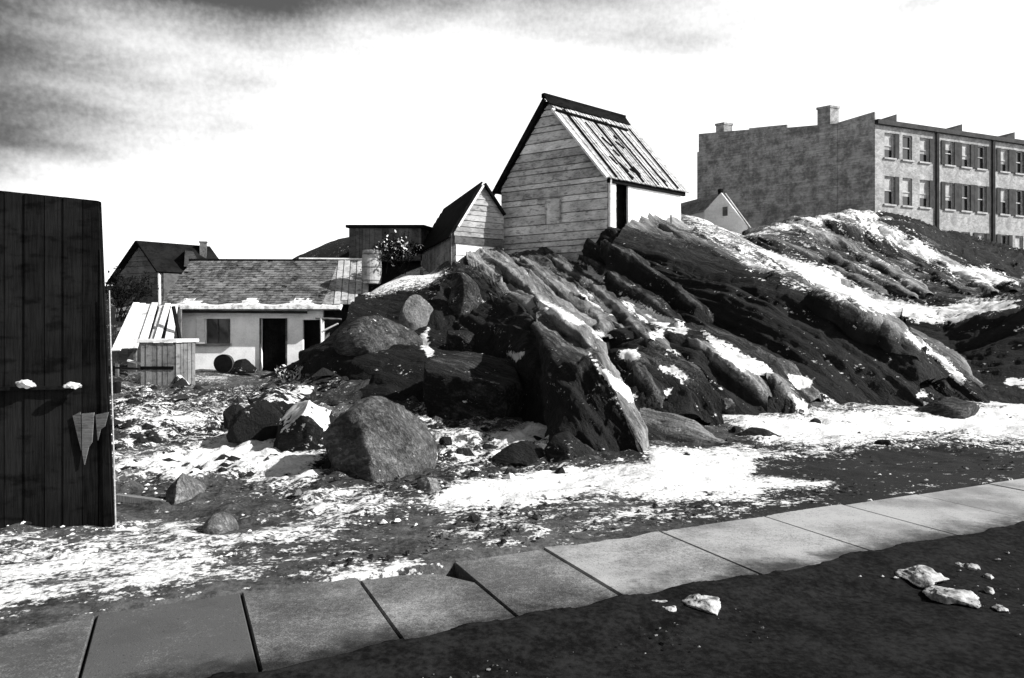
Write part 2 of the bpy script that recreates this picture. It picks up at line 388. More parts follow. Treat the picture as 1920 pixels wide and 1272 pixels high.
# ------------------------------------------------------------------ snow outlines on the ground and on the hill
GROUND_SNOW = [
 (1.25, 12, [(1370,768),(1500,778),(1600,766),(1750,768),(1850,752),(2300,740),(2300,845),(1900,834),(1790,822),(1600,838),(1510,846),(1430,832),(1385,800)]),
 (1.0, 10, [(1265,762),(1380,766),(1430,790),(1380,800),(1280,782)]),
 (1.25, 10, [(1215,840),(1300,850),(1380,843),(1490,853),(1430,872),(1400,900),(1550,912),(1400,946),(1230,945),(1100,942),(950,952),(850,962),(770,958),(860,908),(950,896),(1020,884),(1110,878),(1212,872)]),
 (1.2, 8, [(985,742),(1030,765),(1052,830),(1010,838),(930,842),(900,820),(985,795)]),
 (.66, 16, [(770,760),(850,790),(1000,800),(1045,830),(1000,850),(900,890),(840,885),(795,850),(790,800)]),
 (.78, 18, [(560,925),(700,910),(790,915),(860,955),(760,975),(600,1000),(450,1022),(380,1000),(300,990),(220,985),(20,1040),(-200,1100),(-200,1160),(150,1140),(300,1122),(400,1095),(520,1062),(650,1040),(790,1050),(780,1072),(640,1088),(560,1075),(430,1060),(400,1045),(620,1010),(560,960)]),
 (.62, 25, [(-300,960),(230,985),(430,1030),(400,1110),(150,1140),(-100,1160),(-300,1180)]),
 (1.1, 10, [(300,985),(420,1012),(560,990),(700,960),(560,1000),(430,1035),(330,1025)]),
 (1.3, 14, [(215,862),(300,850),(380,838),(425,800),(520,825),(600,855),(597,898),(540,915),(440,888),(370,898),(330,900),(300,890),(215,892)]),
 (.62, 22, [(205,735),(420,735),(560,705),(600,760),(480,800),(400,850),(215,850)]),
 (.95, 6, [(340,706),(430,704),(425,716),(345,718)]),
 (.9, 6, [(500,722),(570,712),(575,730),(500,735)]),
 (.8, 8, [(210,770),(330,785),(390,800),(300,815),(215,800)]),
 (1.2, 8, [(672,552),(690,522),(735,498),(800,505),(835,512),(810,530),(740,545),(690,556)], 20, 32),
 (.6, 5, [(830,960),(905,955),(900,962),(830,967)]), (.95, 5, [(905,1020),(970,1012),(972,1022),(910,1028)]),
 (1.0, 5, [(870,1000),(910,1002),(905,1014),(870,1010)]), (1.1, 7, [(975,985),(1030,990),(1020,1008),(980,1005)]),
 (.9, 6, [(600,1085),(700,1060),(795,1048),(790,1062),(700,1080),(610,1096)]),
 (.9, 6, [(1500,848),(1550,846),(1545,857),(1505,858)]),
 (.62, 20, [(800,925),(960,950),(1150,948),(1400,930),(1560,915),(1400,965),(1150,985),(900,1010),(820,1000)]),
 (1.1, 12, [(1270,398),(1330,400),(1400,425),(1470,470),(1400,450),(1300,415)], 27, 60),
]
HILL_SNOW = [
 (1.2, 6, [(676,545),(690,522),(735,498),(800,505),(835,512),(810,530),(740,543),(690,555)]),
 (1.2, 4, [(1163,552),(1200,572),(1235,588),(1292,613),(1284,628),(1240,612),(1200,596),(1170,570)]),
 (1.2, 4, [(1318,622),(1345,636),(1400,668),(1447,690),(1445,706),(1420,705),(1375,690),(1342,660)]),
 (1.2, 3, [(1103,658),(1128,690),(1195,740),(1198,748),(1180,750),(1150,727),(1120,692)]),
 (1.2, 3, [(1008,562),(1050,576),(1095,606),(1080,610),(1040,592),(1010,577)]),
 (1.1, 3, [(1082,537),(1110,552),(1148,585),(1146,592),(1112,570),(1085,548)]),
 (1.1, 3, [(1085,490),(1110,503),(1130,520),(1132,532),(1095,508)]),
 (1.1, 3, [(1218,622),(1242,616),(1245,632),(1222,638)]), (1.2, 3, [(1160,660),(1198,652),(1197,674),(1166,674)]),
 (1.0, 3, [(1115,625),(1135,620),(1130,638)]),
 (1.2, 3, [(788,628),(804,616),(800,640),(812,660),(806,672),(786,642)]),
 (1.2, 3, [(950,662),(984,662),(968,680)]), (1.1, 3, [(820,735),(838,728),(836,745),(824,745)]),
 (1.2, 3, [(1478,704),(1527,708),(1520,727),(1492,727)]),
 (1.2, 4, [(1478,736),(1512,758),(1560,772),(1500,776)]), (1.1, 4, [(1538,738),(1575,760),(1600,772),(1560,768)]),
 (1.0, 4, [(1238,688),(1262,685),(1292,704),(1285,710),(1250,698)]), (1.0,3,[(1245,735),(1262,722),(1258,750)]),
 (1.0, 4, [(1405,462),(1480,482),(1560,502),(1600,535),(1680,560),(1760,578),(1830,556),(1920,560),(1900,575),(1800,602),(1760,607),(1720,602),(1690,592),(1640,588),(1580,560),(1520,530),(1440,484)]),
 (1.2, 5, [(1778,498),(1860,506),(1910,532),(1840,534),(1790,515)]),
 (.9, 3, [(1700,618),(1760,655),(1808,708),(1800,722),(1770,690),(1700,632)]),
 (.22, 12, [(1400,440),(1540,404),(1620,400),(1700,425),(1800,490),(1830,545),(1700,560),(1600,520),(1480,470)]),
 (1.0, 6, [(1410,440),(1470,418),(1540,400),(1600,396),(1650,402),(1640,412),(1560,416),(1480,432)]),
 (.9, 4, [(1590,402),(1680,430),(1740,460),(1770,490),(1740,490),(1680,460),(1600,420)]),
 (.5, 6, [(1400,500),(1300,430),(1280,408),(1340,420),(1400,445),(1500,520),(1580,570),(1500,545)]),
 (1.2, 4, [(1885,708),(1930,715),(1930,730),(1890,722)]),
 (1.2, 3, [(1720,737),(1736,735),(1736,745),(1722,746)]),
]

# ------------------------------------------------------------------ terrain
ctrl = []
def cp(px, py, Y, dz=0): v = P(px, py, Y); ctrl.append((v.x, v.y, v.z + dz))
for x in (-14, -9, -5, -2, 1, 4, 8, 13):
    for y in (-6, 1, 5, 8): ctrl.append((x, y, 0.0 if y > 2 else -.0))
for a in [(500,722,21),(450,692,27),(300,727,20),(120,727,20),(230,700,26),(620,695,26),(640,800,13),(850,800,13),(1050,855,10.1),(1220,850,10.3),(1400,790,13.7),(1600,775,15),(1900,760,16.5),(2400,760,16.5),(430,850,10.4),(320,865,9.7),(560,860,9.9)]: cp(*a)
for a in [(700,548,24.5),(760,528,25.5),(830,512,26.2),(870,476,27),(942,484,28.4),(1100,490,27),(1150,440,26.6),(1275,415,28.8),(1300,408,31),(1400,445,32)]: cp(*a)
for a in [(900,620,20),(1100,640,18),(1300,600,20),(1500,600,20.5),(1300,500,25),(1500,560,25),(1700,640,20),(1900,620,20),(1600,560,27),(1900,560,26),(700,660,18),(820,600,21)]: cp(*a, -.5)
for a in [(1600,420,36),(1500,435,35),(1750,455,36),(1920,500,36),(2300,540,36)]: cp(*a, -.7)
for a in [(535,494,38),(600,466,37),(680,450,36),(790,462,34),(900,470,34)]: cp(*a)
for a in [(-27,48,4.4),(-38,48,4.4),(-16,50,4.4),(-50,60,4),(-16,36,.6),(-24,40,.4),(-35,30,.3),(-9,31.5,1.0),(-13,31,.5),(20,48,7),(35,50,7),(16,64,7),(50,64,7),(60,30,3),(-60,80,1),(0,60,5),(0,90,4),(60,120,4),(-80,200,2),(80,200,3),(-300,600,2),(300,600,2),(0,600,2)]: ctrl.append(a)
CT = np.array(ctrl); Kd = np.hypot(CT[:, None, 0] - CT[None, :, 0], CT[:, None, 1] - CT[None, :, 1])
Wt = np.linalg.solve(np.block([[np.sqrt(Kd**2 + .6) + np.eye(len(CT)) * .02, np.ones((len(CT), 1))], [np.ones((1, len(CT))), np.zeros((1, 1))]]), np.append(CT[:, 2], 0))
TN = np.array([-.423, .906]); TD = np.array([.906, .423])       # across / along the pavement
def ground_z(X, Y):
    X = np.atleast_1d(np.asarray(X, float)); Y = np.atleast_1d(np.asarray(Y, float)); z = np.zeros(X.shape)
    for i in range(len(CT)): z += Wt[i] * np.sqrt((X - CT[i, 0])**2 + (Y - CT[i, 1])**2 + .6)
    z += Wt[-1]
    p = np.stack([X, Y, X * 0], 1)
    u = X * TN[0] + Y * TN[1]
    street = np.clip((u - 5.2) / 1.2, 0, 1)
    z = np.where(Y < 7, z * np.clip((Y - 3) / 4, 0, 1), z)
    z = z * np.clip((u - 5.1) / 1.5, 0, 1) + street * (fbm(p, .45, 5, 3) * .16 + fbm(p, 2.2, 4, 9) * .05) * np.clip(Y / 12, .4, 1.2)
    tt = X * TD[0] + Y * TD[1]; ue = 5.17 - .75 * np.clip((-.3 - tt) / 2.2, 0, 1) + fbm(p, 1.3, 4, 77) * .12 + fbm(p, 6, 3, 78) * .03
    lump = np.clip((u - 5.6) / 1.5, 0, 1) * np.clip((24 - Y) / 6, 0, 1) * np.clip((X * -1 + 3.5) / 3, .35, 1)
    z = z + lump * (fbm(p, 1.1, 4, 91, .6) * .20 + np.maximum(fbm(p, 3.0, 3, 95, .6), 0) * .16 + fbm(p, 11, 2, 97) * .025) * np.clip(Y / 10, .5, 1.3)
    z = z + np.clip((u - ue) / .03, 0, 1) * .012 * np.clip((6.5 - u), 0, 1) - np.clip((ue - u) / .05, 0, 1) * .14         # earth laps over the flags' edge, and lies lower under them
    return z
def gz(x, y): return float(ground_z([x], [y])[0])

def make_ground():
    ys = np.concatenate([np.linspace(-12, 2.8, 12), np.linspace(3, 12, 230), np.linspace(12.08, 32, 250), np.geomspace(32.4, 900, 60)])
    us = np.linspace(-1, 1, 620); nx, ny = len(us), len(ys)
    Yg = np.repeat(ys, nx); W = np.where(Yg > 0, 1.0 * Yg + 4, 4 + 10.0 * 0 + 6 * (1 - Yg / 6)); W = np.maximum(W, 8)
    Xg = np.tile(us, ny) * W; Zg = ground_z(Xg, Yg)
    co = np.stack([Xg, Yg, Zg], 1)
    sn = patches(co, [(a[0], a[1] * 1.9) + tuple(a[2:]) for a in GROUND_SNOW]); u = Xg * TN[0] + Yg * TN[1]
    sn *= (u > 4.3)
    far = (Yg > 30) & (sn == 0); sn = np.where(far, np.where(Xg < 0, .0, .3), sn); sn = np.where((u > 4.3) & (sn < .2) & (Yg < 24), np.where(Xg < .5, .12, .0), sn)
    co[:, 2] += np.clip(sn, 0, 1.1) * .05 * np.clip((u - 5.2) / .3, 0.1, 1)
    me = bpy.data.meshes.new('ground')
    i = np.arange(nx * ny).reshape(ny, nx); q = np.stack([i[:-1, :-1], i[:-1, 1:], i[1:, 1:], i[1:, :-1]], -1).reshape(-1, 4)
    me.from_pydata(co.tolist(), [], q.tolist()); me.update()
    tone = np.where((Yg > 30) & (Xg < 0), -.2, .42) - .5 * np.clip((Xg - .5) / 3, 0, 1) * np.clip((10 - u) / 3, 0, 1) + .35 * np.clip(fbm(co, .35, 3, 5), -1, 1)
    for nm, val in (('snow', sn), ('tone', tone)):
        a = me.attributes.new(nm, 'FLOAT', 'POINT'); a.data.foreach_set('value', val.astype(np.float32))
    me.polygons.foreach_set('use_smooth', [True] * len(me.polygons))
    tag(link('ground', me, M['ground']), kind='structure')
make_ground()

# ------------------------------------------------------------------ bedrock hill: lofted ledges
RV, RF, RS, RT, RA = [], [], [], [], []
def resample(pl, n):
    pl = [np.array(P(*p)) for p in pl]; d = [0]
    for a, b in zip(pl, pl[1:]): d.append(d[-1] + np.linalg.norm((b - a) * np.array([1, .45, 1])))
    t = np.linspace(0, d[-1], n); A = np.array(pl)
    return np.stack([np.interp(t, d, A[:, k]) for k in range(3)], 1)
def ledge(rows, n=120, subs=None, amp=.16, seed=0, tones=None, buried=(0, 1.6, -2.2), strat=.10, ang=None):
    R = [resample(r, n) for r in rows]
    R[0] = R[0] + np.array([0, -.1, -.35])
    R.append(R[-1] + np.array(buried)); k = len(R)
    subs = subs or [34] * (k - 1); tones = tones or [.5] * k  # row tones paint shade into the scarps and sunlight onto the tops
    if len(tones) < k: tones = list(tones) + [tones[-1]]
    G = []; T = []
    for i in range(k - 1):
        for j in range(subs[i]):
            t = j / subs[i]; G.append(R[i] * (1 - t) + R[i + 1] * t); T.append(np.full(n, tones[i] * (1 - t) + tones[i + 1] * t))
    G.append(R[-1]); T.append(np.full(n, tones[-1])); G = np.array(G); T = np.array(T)
    m = G.shape[0]
    for _ in range(2): G[1:-1] = G[1:-1] * .6 + (G[:-2] + G[2:]) * .2      # ease the edges a little
    du = np.gradient(G, axis=1); dv = np.gradient(G, axis=0); nr = np.cross(du, dv); nr /= (np.linalg.norm(nr, axis=2, keepdims=True) + 1e-9)
    if nr[..., 2].mean() + (-nr[..., 1]).mean() < 0: nr = -nr
    p = G.reshape(-1, 3)
    c, s = math.cos(STR), math.sin(STR)
    # strata frame: long axis a runs (cos,-sin)
    cr = R[1 if k > 2 else 0]; dd = cr[-1] - cr[0]
    if ang is not None: dd = np.array([math.cos(ang), -math.sin(ang), 0])
    dd = dd / np.linalg.norm(dd); hh = np.cross(dd, [0, 0, 1]); hh /= np.linalg.norm(hh); n3 = np.cross(hh, dd)
    if hh[1] < 0: hh = -hh
    fr3 = np.stack([p @ dd, p @ hh, p @ n3], 1); RA.append(fr3)
    pa = fr3 * np.array([.10, 1.0, .6])
    d = fbm(pa, 1.1, 5, seed, .6, ridged=True) * strat * 1.5 + fbm(p, .6, 5, seed + 9) * amp * .8 + fbm(p, 5, 4, seed + 20) * .035
    for f_, w_ in ((.75, 1.35), (2.1, .4)):        # bedding planes: sharp steps across the strata
        tt = pa[:, 1] * f_ + fbm(pa, .9, 3, seed + 40) * .9 + pa[:, 2] * .5 + fbm(p, .5, 3, seed + 44) * .35
        fr = tt - np.floor(tt); d = d + (np.minimum(fr / .85, (1 - fr) / .15) - .5) * strat * w_ * np.clip(.7 + fbm(p, .4, 2, seed + 50) * 1.2, 0, 1.5)
    # joint blocks: planes broken across the strata
    cb = np.floor(pa[:, 0] * 9 + fbm(p, .7, 2, seed + 60) * 1.3) + 57 * np.floor(pa[:, 1] * 1.3 + fbm(p, .5, 2, seed + 61))
    d = d + (np.modf(np.abs(np.sin(cb * 12.9898) * 43758.5453))[0] - .5) * .04
    q = p + nr.reshape(-1, 3) * d[:, None]
    base = sum(len(v) for v in RV); RV.append(q)
    i = np.arange(n * m).reshape(m, n); RF.append(base + np.stack([i[:-1, :-1], i[:-1, 1:], i[1:, 1:], i[1:, :-1]], -1).reshape(-1, 4))
    RT.append(T.reshape(-1)); RS.append(patches(q, [(a[0], a[1] * 2.0) + tuple(a[2:]) for a in HILL_SNOW]))
D, Mi, Li = .0, .5, .85
# far right dome
ledge([[(1370,462,30),(1480,500,28.5),(1600,560,26.5),(1700,600,24),(1800,602,22),(1930,572,21),(2100,570,21)],
       [(1395,452,31),(1500,470,30.5),(1620,500,30),(1720,540,28),(1830,566,26),(1930,545,26),(2100,550,26)],
       [(1400,446,33),(1460,424,33.5),(1540,407,34),(1600,401,34.5),(1660,418,35),(1740,462,35),(1830,510,34),(1930,548,33),(2100,560,33)]], 200, [50,60,16], .2, 11, [.3,.4,.7], strat=.2, ang=math.radians(38))
# dark ledges in front of the terrace
ledge([[(1620,420,36),(1700,450,35),(1800,500,33.5),(1930,540,33)],
       [(1640,408,38),(1700,418,38),(1800,452,38),(1930,490,38)],
       [(1640,407,40),(1700,420,40),(1780,444,40),(1850,464,40),(1930,486,40),(2100,505,40)]], 90, [26,20,8], .12, 31, [-.35,-.3,-.3], strat=.25, ang=math.radians(30))
# big dark ridge
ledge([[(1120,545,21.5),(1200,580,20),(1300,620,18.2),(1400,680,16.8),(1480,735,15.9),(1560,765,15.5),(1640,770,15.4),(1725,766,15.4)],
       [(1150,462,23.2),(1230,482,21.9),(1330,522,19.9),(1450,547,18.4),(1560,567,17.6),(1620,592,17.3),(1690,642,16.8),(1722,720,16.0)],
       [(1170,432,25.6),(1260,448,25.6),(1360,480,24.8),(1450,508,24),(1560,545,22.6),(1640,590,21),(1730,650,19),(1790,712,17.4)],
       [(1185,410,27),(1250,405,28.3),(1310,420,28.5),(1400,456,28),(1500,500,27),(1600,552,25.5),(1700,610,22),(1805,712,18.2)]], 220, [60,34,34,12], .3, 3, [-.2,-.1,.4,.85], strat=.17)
# right low ridge and right dark block
ledge([[(1715,745,16.4),(1770,748,16.3),(1850,748,16.5)],
       [(1700,640,18.6),(1760,690,17.6),(1840,742,16.9)],
       [(1700,622,19.5),(1770,660,18.6),(1812,712,17.6),(1850,742,17.2)]], 80, [30,20,8], .12, 5, [.1,.4,.8], strat=.15)
ledge([[(1800,738,17),(1850,752,16.6),(1930,745,16.7),(2150,740,17)],
       [(1690,605,20.5),(1770,615,20),(1860,600,19),(1930,585,18.5),(2150,560,18.5)],
       [(1690,588,22),(1760,600,21.5),(1840,588,20.5),(1930,566,20),(2150,545,20)]], 110, [50,16,8], .25, 7, [.0,.12,.3], strat=.2)
# middle ledges
ledge([[(1110,655,17.5),(1200,690,15.8),(1300,745,14.6),(1400,775,14.6),(1505,778,14.9)],
       [(1110,632,18),(1210,650,16.4),(1300,672,15.3),(1400,708,15),(1500,768,15)],
       [(1120,610,19.2),(1220,615,18.4),(1300,622,17.9),(1370,640,17.3),(1450,695,16.4),(1515,765,15.6)]], 130, [34,30,10], .14, 15, [-.1,.15,.6], strat=.3)
ledge([[(1190,770,12.2),(1260,770,12.6),(1350,778,13.2)],
       [(1120,655,15.5),(1180,690,14),(1230,745,12.9),(1330,765,13.5)],
       [(1130,625,17),(1220,660,15.4),(1290,725,14),(1380,768,14)]], 90, [26,24,8], .14, 17, [-.1,.2,.5], strat=.3)
# slope under the shed down to the street
ledge([[(930,600,18.5),(1000,615,16),(1080,660,14.5),(1150,690,14)],
       [(875,482,26),(940,540,21.5),(1010,598,16.5),(1100,655,14.6)],
       [(905,474,27),(1000,535,22.5),(1090,600,18.5),(1160,655,15.8)],
       [(960,474,28),(1070,520,24.5),(1140,575,20.5),(1200,640,17)],
       [(1090,480,27.2),(1130,510,25.4),(1190,570,21.4),(1260,640,17.5)]], 180, [16,34,40,40,8], .16, 21, [-.1,.75,.75,.45,.4], strat=.24)
ledge([[(1090,500,25.4),(1130,545,22.6),(1200,590,20),(1300,640,17.8)],
       [(1098,462,26),(1170,500,24),(1240,560,21),(1330,620,18.6)],
       [(1140,440,26.2),(1230,470,25.2),(1300,520,23),(1400,600,20.4)]], 120, [30,30,8], .14, 23, [-.1,.25,.3], strat=.24)
# left dark wall below the hut
ledge([[(790,720,17.2),(860,740,16),(960,760,14),(1035,790,12),(1050,840,10.3)],
       [(800,600,19.5),(860,580,20),(930,620,17.5),(990,660,14),(1040,760,11.6)],
       [(845,500,25),(880,484,25.8),(950,555,20.5),(1008,604,15.4),(1060,700,12.4)]], 140, [40,50,8], .22, 25, [.0,.03,.35], strat=.12)
ledge([[(640,640,19.5),(700,640,18.8),(780,680,17.5),(850,700,16.6)],
       [(660,575,22),(730,580,21.5),(800,610,19.5),(860,620,19)],
       [(672,552,24.2),(740,546,24.5),(820,522,25),(862,486,26)]], 110, [26,34,8], .16, 27, [.0,.05,.3], strat=.12)
ledge([[(558,725,19.5),(600,765,15.8),(700,790,13.8),(800,790,13.8),(900,785,14)],
       [(565,665,20.5),(600,655,18.8),(680,668,17.5),(790,672,16.6),(880,690,15.6)],
       [(600,650,20.6),(640,640,19.6),(700,640,18.8),(780,650,17.8),(880,670,17)]], 120, [40,16,8], .16, 29, [.0,.03,.2], strat=.1)
# the steep front slab
ledge([[(1028,700,12.2),(1036,770,10.9),(1050,838,10.0),(1110,870,9.55),(1165,874,9.45),(1215,880,9.3)],
       [(1003,612,13.6),(1040,672,11.8),(1085,690,11.1),(1112,668,11.2),(1150,728,10.5),(1205,850,9.5)],
       [(1006,600,15),(1075,598,14.6),(1125,640,13.2),(1162,705,11.7),(1215,800,10.3),(1222,862,9.7)]], 150, [70,34,10], .09, 33, [-.25,.35,.8], buried=(.3,1.4,-1.6), strat=.12)
# low tongues at the toe
ledge([[(1195,842,10.4),(1250,838,10.6),(1350,848,10.5)],
       [(1190,795,11.3),(1240,790,11.6),(1300,815,11.1),(1362,845,10.7)],
       [(1200,775,12),(1250,780,12),(1310,805,11.5),(1375,842,11)]], 70, [20,16,8], .06, 35, [.0,.5,.6], buried=(.2,.8,-.8), strat=.1)
from mathutils.bvhtree import BVHTree
base_tree = BVHTree.FromPolygons(np.concatenate(RV).tolist(), np.concatenate(RF).tolist())
def onrock(px, py, Yd):                    # the point of the hillside seen there, with its distance
    d = P(px, py, 1.0) - Vector((0, 0, EYE)); h = base_tree.ray_cast(Vector((0, 0, EYE)), d.normalized(), 80)
    if h[0] is None or abs(h[0].y - Yd) > 7: return (px, py, Yd)
    return (px, py, h[0].y)
def rib(line, left=16, right=24, rise=6, seed=0, tones=(-.1, .7, .6), strat=.07, amp=.07):  # tones: shaded foot and sunlit crest put into the rock colour
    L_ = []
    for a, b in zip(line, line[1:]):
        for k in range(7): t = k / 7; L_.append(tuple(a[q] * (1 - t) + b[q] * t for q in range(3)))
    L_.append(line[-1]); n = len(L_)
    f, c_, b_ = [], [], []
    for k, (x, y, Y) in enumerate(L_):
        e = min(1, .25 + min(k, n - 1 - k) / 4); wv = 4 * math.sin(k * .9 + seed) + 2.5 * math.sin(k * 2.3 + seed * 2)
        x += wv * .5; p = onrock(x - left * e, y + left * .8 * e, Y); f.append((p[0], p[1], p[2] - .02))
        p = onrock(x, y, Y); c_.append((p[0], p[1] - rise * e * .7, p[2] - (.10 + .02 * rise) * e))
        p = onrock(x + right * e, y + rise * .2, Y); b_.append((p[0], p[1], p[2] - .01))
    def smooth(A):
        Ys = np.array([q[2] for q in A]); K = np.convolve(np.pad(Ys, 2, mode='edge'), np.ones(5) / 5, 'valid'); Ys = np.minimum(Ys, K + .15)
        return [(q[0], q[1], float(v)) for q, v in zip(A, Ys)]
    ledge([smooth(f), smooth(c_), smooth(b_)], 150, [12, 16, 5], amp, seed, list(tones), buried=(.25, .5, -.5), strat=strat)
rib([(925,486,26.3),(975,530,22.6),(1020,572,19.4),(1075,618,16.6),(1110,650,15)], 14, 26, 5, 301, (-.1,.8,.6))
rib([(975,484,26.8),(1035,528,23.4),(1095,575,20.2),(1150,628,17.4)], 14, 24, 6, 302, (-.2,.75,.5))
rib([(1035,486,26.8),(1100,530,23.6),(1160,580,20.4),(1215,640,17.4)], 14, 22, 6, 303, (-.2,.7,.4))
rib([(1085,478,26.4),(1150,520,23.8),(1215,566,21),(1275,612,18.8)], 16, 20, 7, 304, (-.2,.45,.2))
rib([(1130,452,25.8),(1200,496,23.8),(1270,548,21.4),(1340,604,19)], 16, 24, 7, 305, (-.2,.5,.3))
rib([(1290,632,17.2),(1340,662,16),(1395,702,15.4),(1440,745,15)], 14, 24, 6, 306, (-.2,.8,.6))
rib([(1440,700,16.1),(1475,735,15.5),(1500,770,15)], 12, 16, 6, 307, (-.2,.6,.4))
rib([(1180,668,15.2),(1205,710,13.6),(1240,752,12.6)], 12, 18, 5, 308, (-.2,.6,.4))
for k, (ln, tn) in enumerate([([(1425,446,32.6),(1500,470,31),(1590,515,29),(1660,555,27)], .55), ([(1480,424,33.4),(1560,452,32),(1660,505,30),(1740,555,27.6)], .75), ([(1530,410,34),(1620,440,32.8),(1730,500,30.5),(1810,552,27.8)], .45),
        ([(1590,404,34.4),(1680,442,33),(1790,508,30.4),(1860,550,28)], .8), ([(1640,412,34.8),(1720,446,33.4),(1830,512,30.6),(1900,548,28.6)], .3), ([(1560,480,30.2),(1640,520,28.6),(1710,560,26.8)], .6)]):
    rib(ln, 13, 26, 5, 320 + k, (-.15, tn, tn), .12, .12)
for k, ln in enumerate([[(1235,420,27),(1330,462,25.6),(1440,512,23.6),(1560,562,21.4),(1660,625,18.6)], [(1300,428,27.6),(1400,474,26),(1500,520,24.4),(1620,580,22),(1720,655,18.8)]]):
    rib(ln, 14, 22, 4, 340 + k, (-.1, .6, .7), .12, .12)
for k, ln in enumerate([[(1660,418,39.4),(1760,450,38.8),(1900,500,37.5)], [(1650,430,37.5),(1740,470,36.5),(1860,520,35)]]):
    rib(ln, 12, 22, 5, 350 + k, (-.4, -.1, -.2), .2, .15)
rock_co = np.concatenate(RV)
def make_rock():
    me = bpy.data.meshes.new('rock_hill'); me.from_pydata(rock_co.tolist(), [], np.concatenate(RF).tolist()); me.update()
    for nm, val in (('snow', np.concatenate(RS)), ('tone', np.concatenate(RT))):
        a = me.attributes.new(nm, 'FLOAT', 'POINT'); a.data.foreach_set('value', val.astype(np.float32))
    a = me.attributes.new('strata', 'FLOAT_VECTOR', 'POINT'); a.data.foreach_set('vector', np.concatenate(RA).astype(np.float32).ravel())
    me.polygons.foreach_set('use_smooth', [True] * len(me.polygons))
    tag(link('rock_hill', me, M['bedrock']), kind='structure')
make_rock()

# ------------------------------------------------------------------ pavement and road
def make_pavement():
    mb = MB(); js = [-12.4,-11.2,-10.1,-8.9,-7.8,-6.6,-5.5,-4.4,-3.3,-2.3,-1.3,-.45,.4,1.18,1.92,2.70,3.84,5.04,6.1,7.19,8.41,9.5,10.7,11.8,13,14.2,15.4,16.6,18]
    rnd = random.Random(4)
    for a, b in zip(js, js[1:]):
        u0, u1 = 3.97 + rnd.uniform(-.01, .01), 5.20 + rnd.uniform(-.05, .03)
        if abs(a - 1.18) < .01: u1 = 5.08
        z = rnd.uniform(-.003, .005); g = .008; tl = rnd.uniform(-.003, .003)
        T = lambda t, u, zz: Vector((TD[0] * t + TN[0] * u, TD[1] * t + TN[1] * u, zz))
        c = .007
        base = [T(a + g, u0, -.12), T(b - g, u0, -.12), T(b - g, u1, -.12), T(a + g, u1, -.12)]
        mid = [T(a + g, u0, z - c), T(b - g, u0, z - c + tl), T(b - g, u1, z - c + tl), T(a + g, u1, z - c)]
        top = [T(a + g + c, u0 + c, z), T(b - g - c, u0 + c, z + tl), T(b - g - c, u1 - c, z + tl), T(a + g + c, u1 - c, z)]
        if abs(a - 1.18) < .01:           # the corner of one flag has broken away
            for L_, zz in ((base, -.12), (mid, z - c), (top, z)):
                L_[2:3] = [T(b - g - .01, 4.70, zz), T(b - .12, 4.86, zz), T(b - .2, 4.98, zz), T(b - .45, u1 - .02, zz)]
        tone = rnd.uniform(-.1, .2) + min(max((a + .5) / 5, 0), 1) * .8
        n = len(base); mb.add(base + mid + top, [(i, (i + 1) % n, n + (i + 1) % n, n + i) for i in range(n)] + [(n + i, n + (i + 1) % n, 2 * n + (i + 1) % n, 2 * n + i) for i in range(n)] + [tuple(range(2 * n, 3 * n))], tone)
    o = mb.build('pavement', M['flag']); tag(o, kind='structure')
    # near-black road below the flags, its ragged edge lapping over them
    nx, ny = 640, 200; t = np.linspace(-14, 18, nx); u = np.concatenate([np.linspace(-6, 3, 60), np.linspace(3.02, 4.35, 140)])
    Tg = np.tile(t, ny); Ug = np.repeat(u, nx); X = TD[0] * Tg + TN[0] * Ug; Y = TD[1] * Tg + TN[1] * Ug
    p = np.stack([X, Y, X * 0], 1); ue = 3.96 + fbm(p, .9, 4, 51) * .14 + fbm(p, 4, 4, 52) * .08; Z = -.02 + (fbm(p, 1.2, 5, 41) * .03 - .02) * np.clip((3.9 - Ug) / .5, 0, 1) + .036 * np.clip((Ug - 3.4) / .4, 0, 1) - np.clip((Ug - ue) / .035, 0, 1) * .1
    me = bpy.data.meshes.new('road'); i = np.arange(nx * ny).reshape(ny, nx)
    me.from_pydata(np.stack([X, Y, Z], 1).tolist(), [], np.stack([i[:-1, :-1], i[:-1, 1:], i[1:, 1:], i[1:, :-1]], -1).reshape(-1, 4).tolist()); me.update()
    me.polygons.foreach_set('use_smooth', [True] * len(me.polygons))
    m, t_, b = nodes('road_dark', 1.0); b.inputs['Specular IOR Level'].default_value = .05; a = tex(t_, 3, 8, rough=.7); c = tex(t_, 24, 4)
    t_.links.new(grey(t_, ramp(t_, mth(t_, 'ADD', mth(t_, 'MULTIPLY', a, .6), mth(t_, 'MULTIPLY', c, .4)), .36, .68, .003, .018)), b.inputs['Base Color']); bump(t_, b, a, .6, .03)
    tag(link('road', me, m), kind='structure')
make_pavement()

